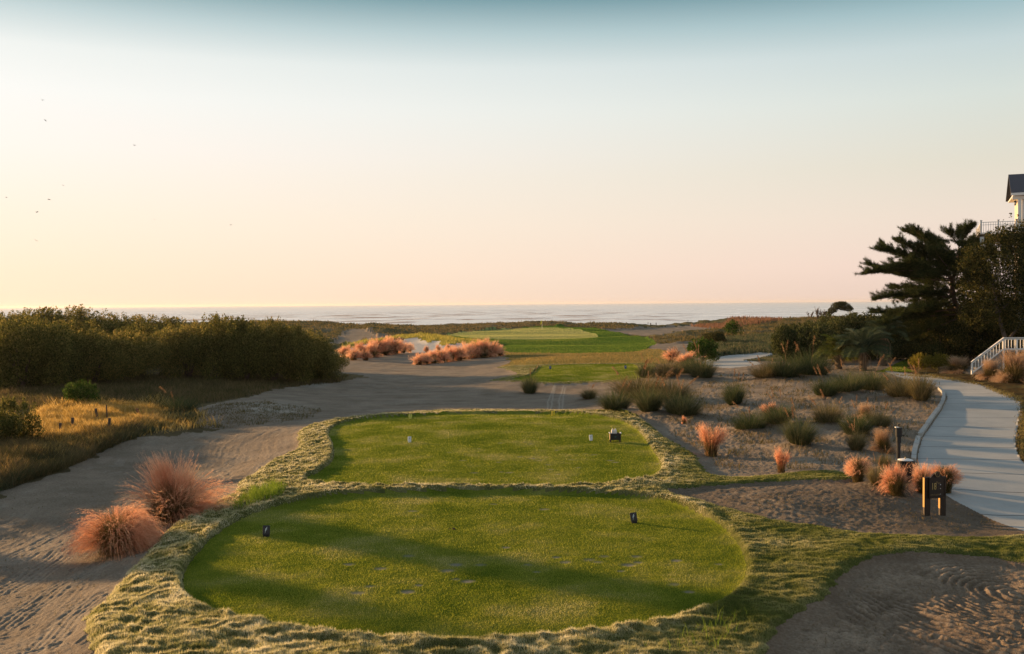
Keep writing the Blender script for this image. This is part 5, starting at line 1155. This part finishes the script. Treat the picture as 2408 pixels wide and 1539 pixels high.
# pin
def pin():
    p = gd(1275, 214); o = empty('golf_pin', p); tag(o, 'yellow flag hanging on its pin on the putting green', 'flag')
    b = MB(); b.tube([(0, 0, 0), (0, 0, 2.15)], .04, 8); b.build('pole', plain('pin_pole', (.7, .65, .5), .5), o)
    g = []
    nx, nzz = 8, 8; V = []
    for i in range(nx+1):
        for j in range(nzz+1):
            s = i/nx; V.append((-.02-.34*s+.04*math.sin(s*7+j*.4), .05*math.sin(s*9+j*.5), 2.13-j/nzz*(.75)-s*.42))
    Fs = [(i*(nzz+1)+j, (i+1)*(nzz+1)+j, (i+1)*(nzz+1)+j+1, i*(nzz+1)+j+1) for i in range(nx) for j in range(nzz)]
    m = MB(); m.add(V, Fs); m.build('flag', plain('yellow_cloth', (.95, .75, .03), .7), o, True)
    q = MB(); q.box((0, 0, .9), (.03, .03, .12)); q.build('reflector', plain('yellow_band', (.85, .7, .1), .5), o)
pin()
WOODP = plain('weathered_wood', (.10, .085, .075), .9, (.05, .04, .035), 14, bmp=.8)
for (px, py, h, lb) in ((141,1030,22,'leftmost short post standing in the golden meadow'),(171,1019,24,'second short post from the left in the golden meadow'),(227,993,20,'far short post in the middle of the golden meadow'),(252,994,30,'thin pale post just behind the dark near one in the meadow'),(257.5,1024,26,'short post nearest the sand at the meadow edge'),(324,985,13,'rightmost small post in the golden meadow')):
    p = gp(px, py); o = empty('wooden_post', p, random.random(), None); tag(o, lb, 'post', 'short posts in the meadow'); k = p.y/F; thin = .035 if h == 30 else .075
    b = MB(); b.tube([(0, 0, -.2), (random.uniform(-.02, .02), 0, h*k*.6), (random.uniform(-.04, .04), 0, h*k+.28)], [thin, thin*.95, thin*.9], 9); b.build('shaft', WOODP, o); b = MB(); b.tube([(0, 0, 0), (0, 0, .04)], thin*1.25, 9); b.build('collar', WOODP, o)
for (px, w, h, lb) in ((1473,.3,.5,'low stump of the ridge fence, leftmost'),(1494,.10,.55,'thin post of the ridge fence'),(1524,.12,1.2,'tall post of the ridge fence, left of the pair'),(1530,.3,.9,'wide post of the ridge fence, right of the pair'),(1543,.25,.6,'squat post of the ridge fence right of the pair'),(1618,.12,.7,'post of the ridge fence nearest the wooden rail')):
    p = gd(px, 287); o = empty('fence_post', p); tag(o, lb, 'post', 'posts on the ridge by the sea'); b = MB(); b.tube([(0, 0, -.5), (0, 0, h+.2)], w/2, 8); b.build('shaft', WOODP, o); b = MB(); b.tube([(0, 0, h+.2), (0, 0, h+.26)], w/2*1.15, 8); b.build('cap', WOODP, o)
o = empty('wooden_rail', gd(1655, 287)); tag(o, 'low yellowish wooden rail on the ridge by the sea', 'fence'); b = MB(); b.box((0, 0, .75), (1.7, .06, .10)); b.build('rail', plain('yellow_wood', (.45, .33, .16), .8), o)
for s in (-1.5, 0, 1.5): b = MB(); b.box((s, .1, .2), (.06, .04, .65)); b.build('post', WOODP, o)
# birds
BRD = plain('bird_feather', (.02, .02, .018), .8)
def bird_mesh(fl):
    q = MB(); q.tube([(0, .16, 0), (0, .10, .01), (0, 0, .015), (0, -.12, 0), (0, -.2, 0)], [.01, .035, .045, .02, .03], 7)
    for s in (-1, 1): q.add([(0, .06, .02), (s*.17, .05, fl*.12+.02), (s*.34, -.04, fl*.10), (s*.15, -.05, fl*.08+.01), (0, -.06, .01)], [(0, 1, 3, 4), (1, 2, 3)])
    o = q.build('bird', BRD); me = o.data; bpy.data.objects.remove(o); return me
BM = [bird_mesh(.8), bird_mesh(-.5), bird_mesh(.2)]
BL = [(99.5,236,95,'highest bird at the upper left of the sky'),(106.5,283,100,'bird just below the highest one'),(316,342,120,'bird alone near the upper middle left of the sky'),(148,436.5,150,'faint bird above the lower left group'),(15,464.5,130,'bird at the far left picture edge'),(116,470,85,'bird with spread wings in the lower left group'),(87,499.5,90,'bird directly below the one with spread wings'),(363,516.5,150,'faint bird below the lone upper one'),(543,529.5,90,'rightmost bird of all, low in the sky'),(84.5,566.5,115,'lowest bird above the thicket')]
for i, (px, py, d, lb) in enumerate(BL):
    q = atd(px, py, d); o = obj('bird', BM[i % 3]); o.location = q; o.scale = (.72, .72, .72); o.rotation_euler = (random.uniform(-.3, .3), random.uniform(-.5, .5), random.uniform(0, 6.28)); tag(o, lb, 'bird', 'birds over the dunes')
# bird droppings / dark clod on the near tee
q = MB(); q.lathe([(.05, 0), (.045, .02), (.02, .035), (0, .036)], n=8); q.lathe([(.03, 0), (.025, .015), (0, .02)], (-.11, .03, 0), 7); o = q.build('dirt_clod', plain('dirt', (.05, .025, .015), .95, bmp=1), None, True); o.location = gp(1067, 1247)+Vector((0, 0, .02)); tag(o, 'small dark clod lying on the near tee', 'clod')
def haze():
    m, N, L = nmat('haze_air'); v = N.new('ShaderNodeVolumePrincipled'); v.inputs['Density'].default_value = .00004; v.inputs['Color'].default_value = (.95, .90, .85, 1); v.inputs['Anisotropy'].default_value = .35
    o = N.new('ShaderNodeOutputMaterial'); L.new(v.outputs[0], o.inputs['Volume'])
    b = MB(); b.box((0, 7350, 5.75), (15100, 7800, 15.25)); h = b.build('haze', m); tag(h, 'thin warm morning haze over the dunes', 'haze', None, 'stuff')
haze()
print('grid', NR, NC)
S.cycles.max_bounces = 6; S.cycles.transparent_max_bounces = 8
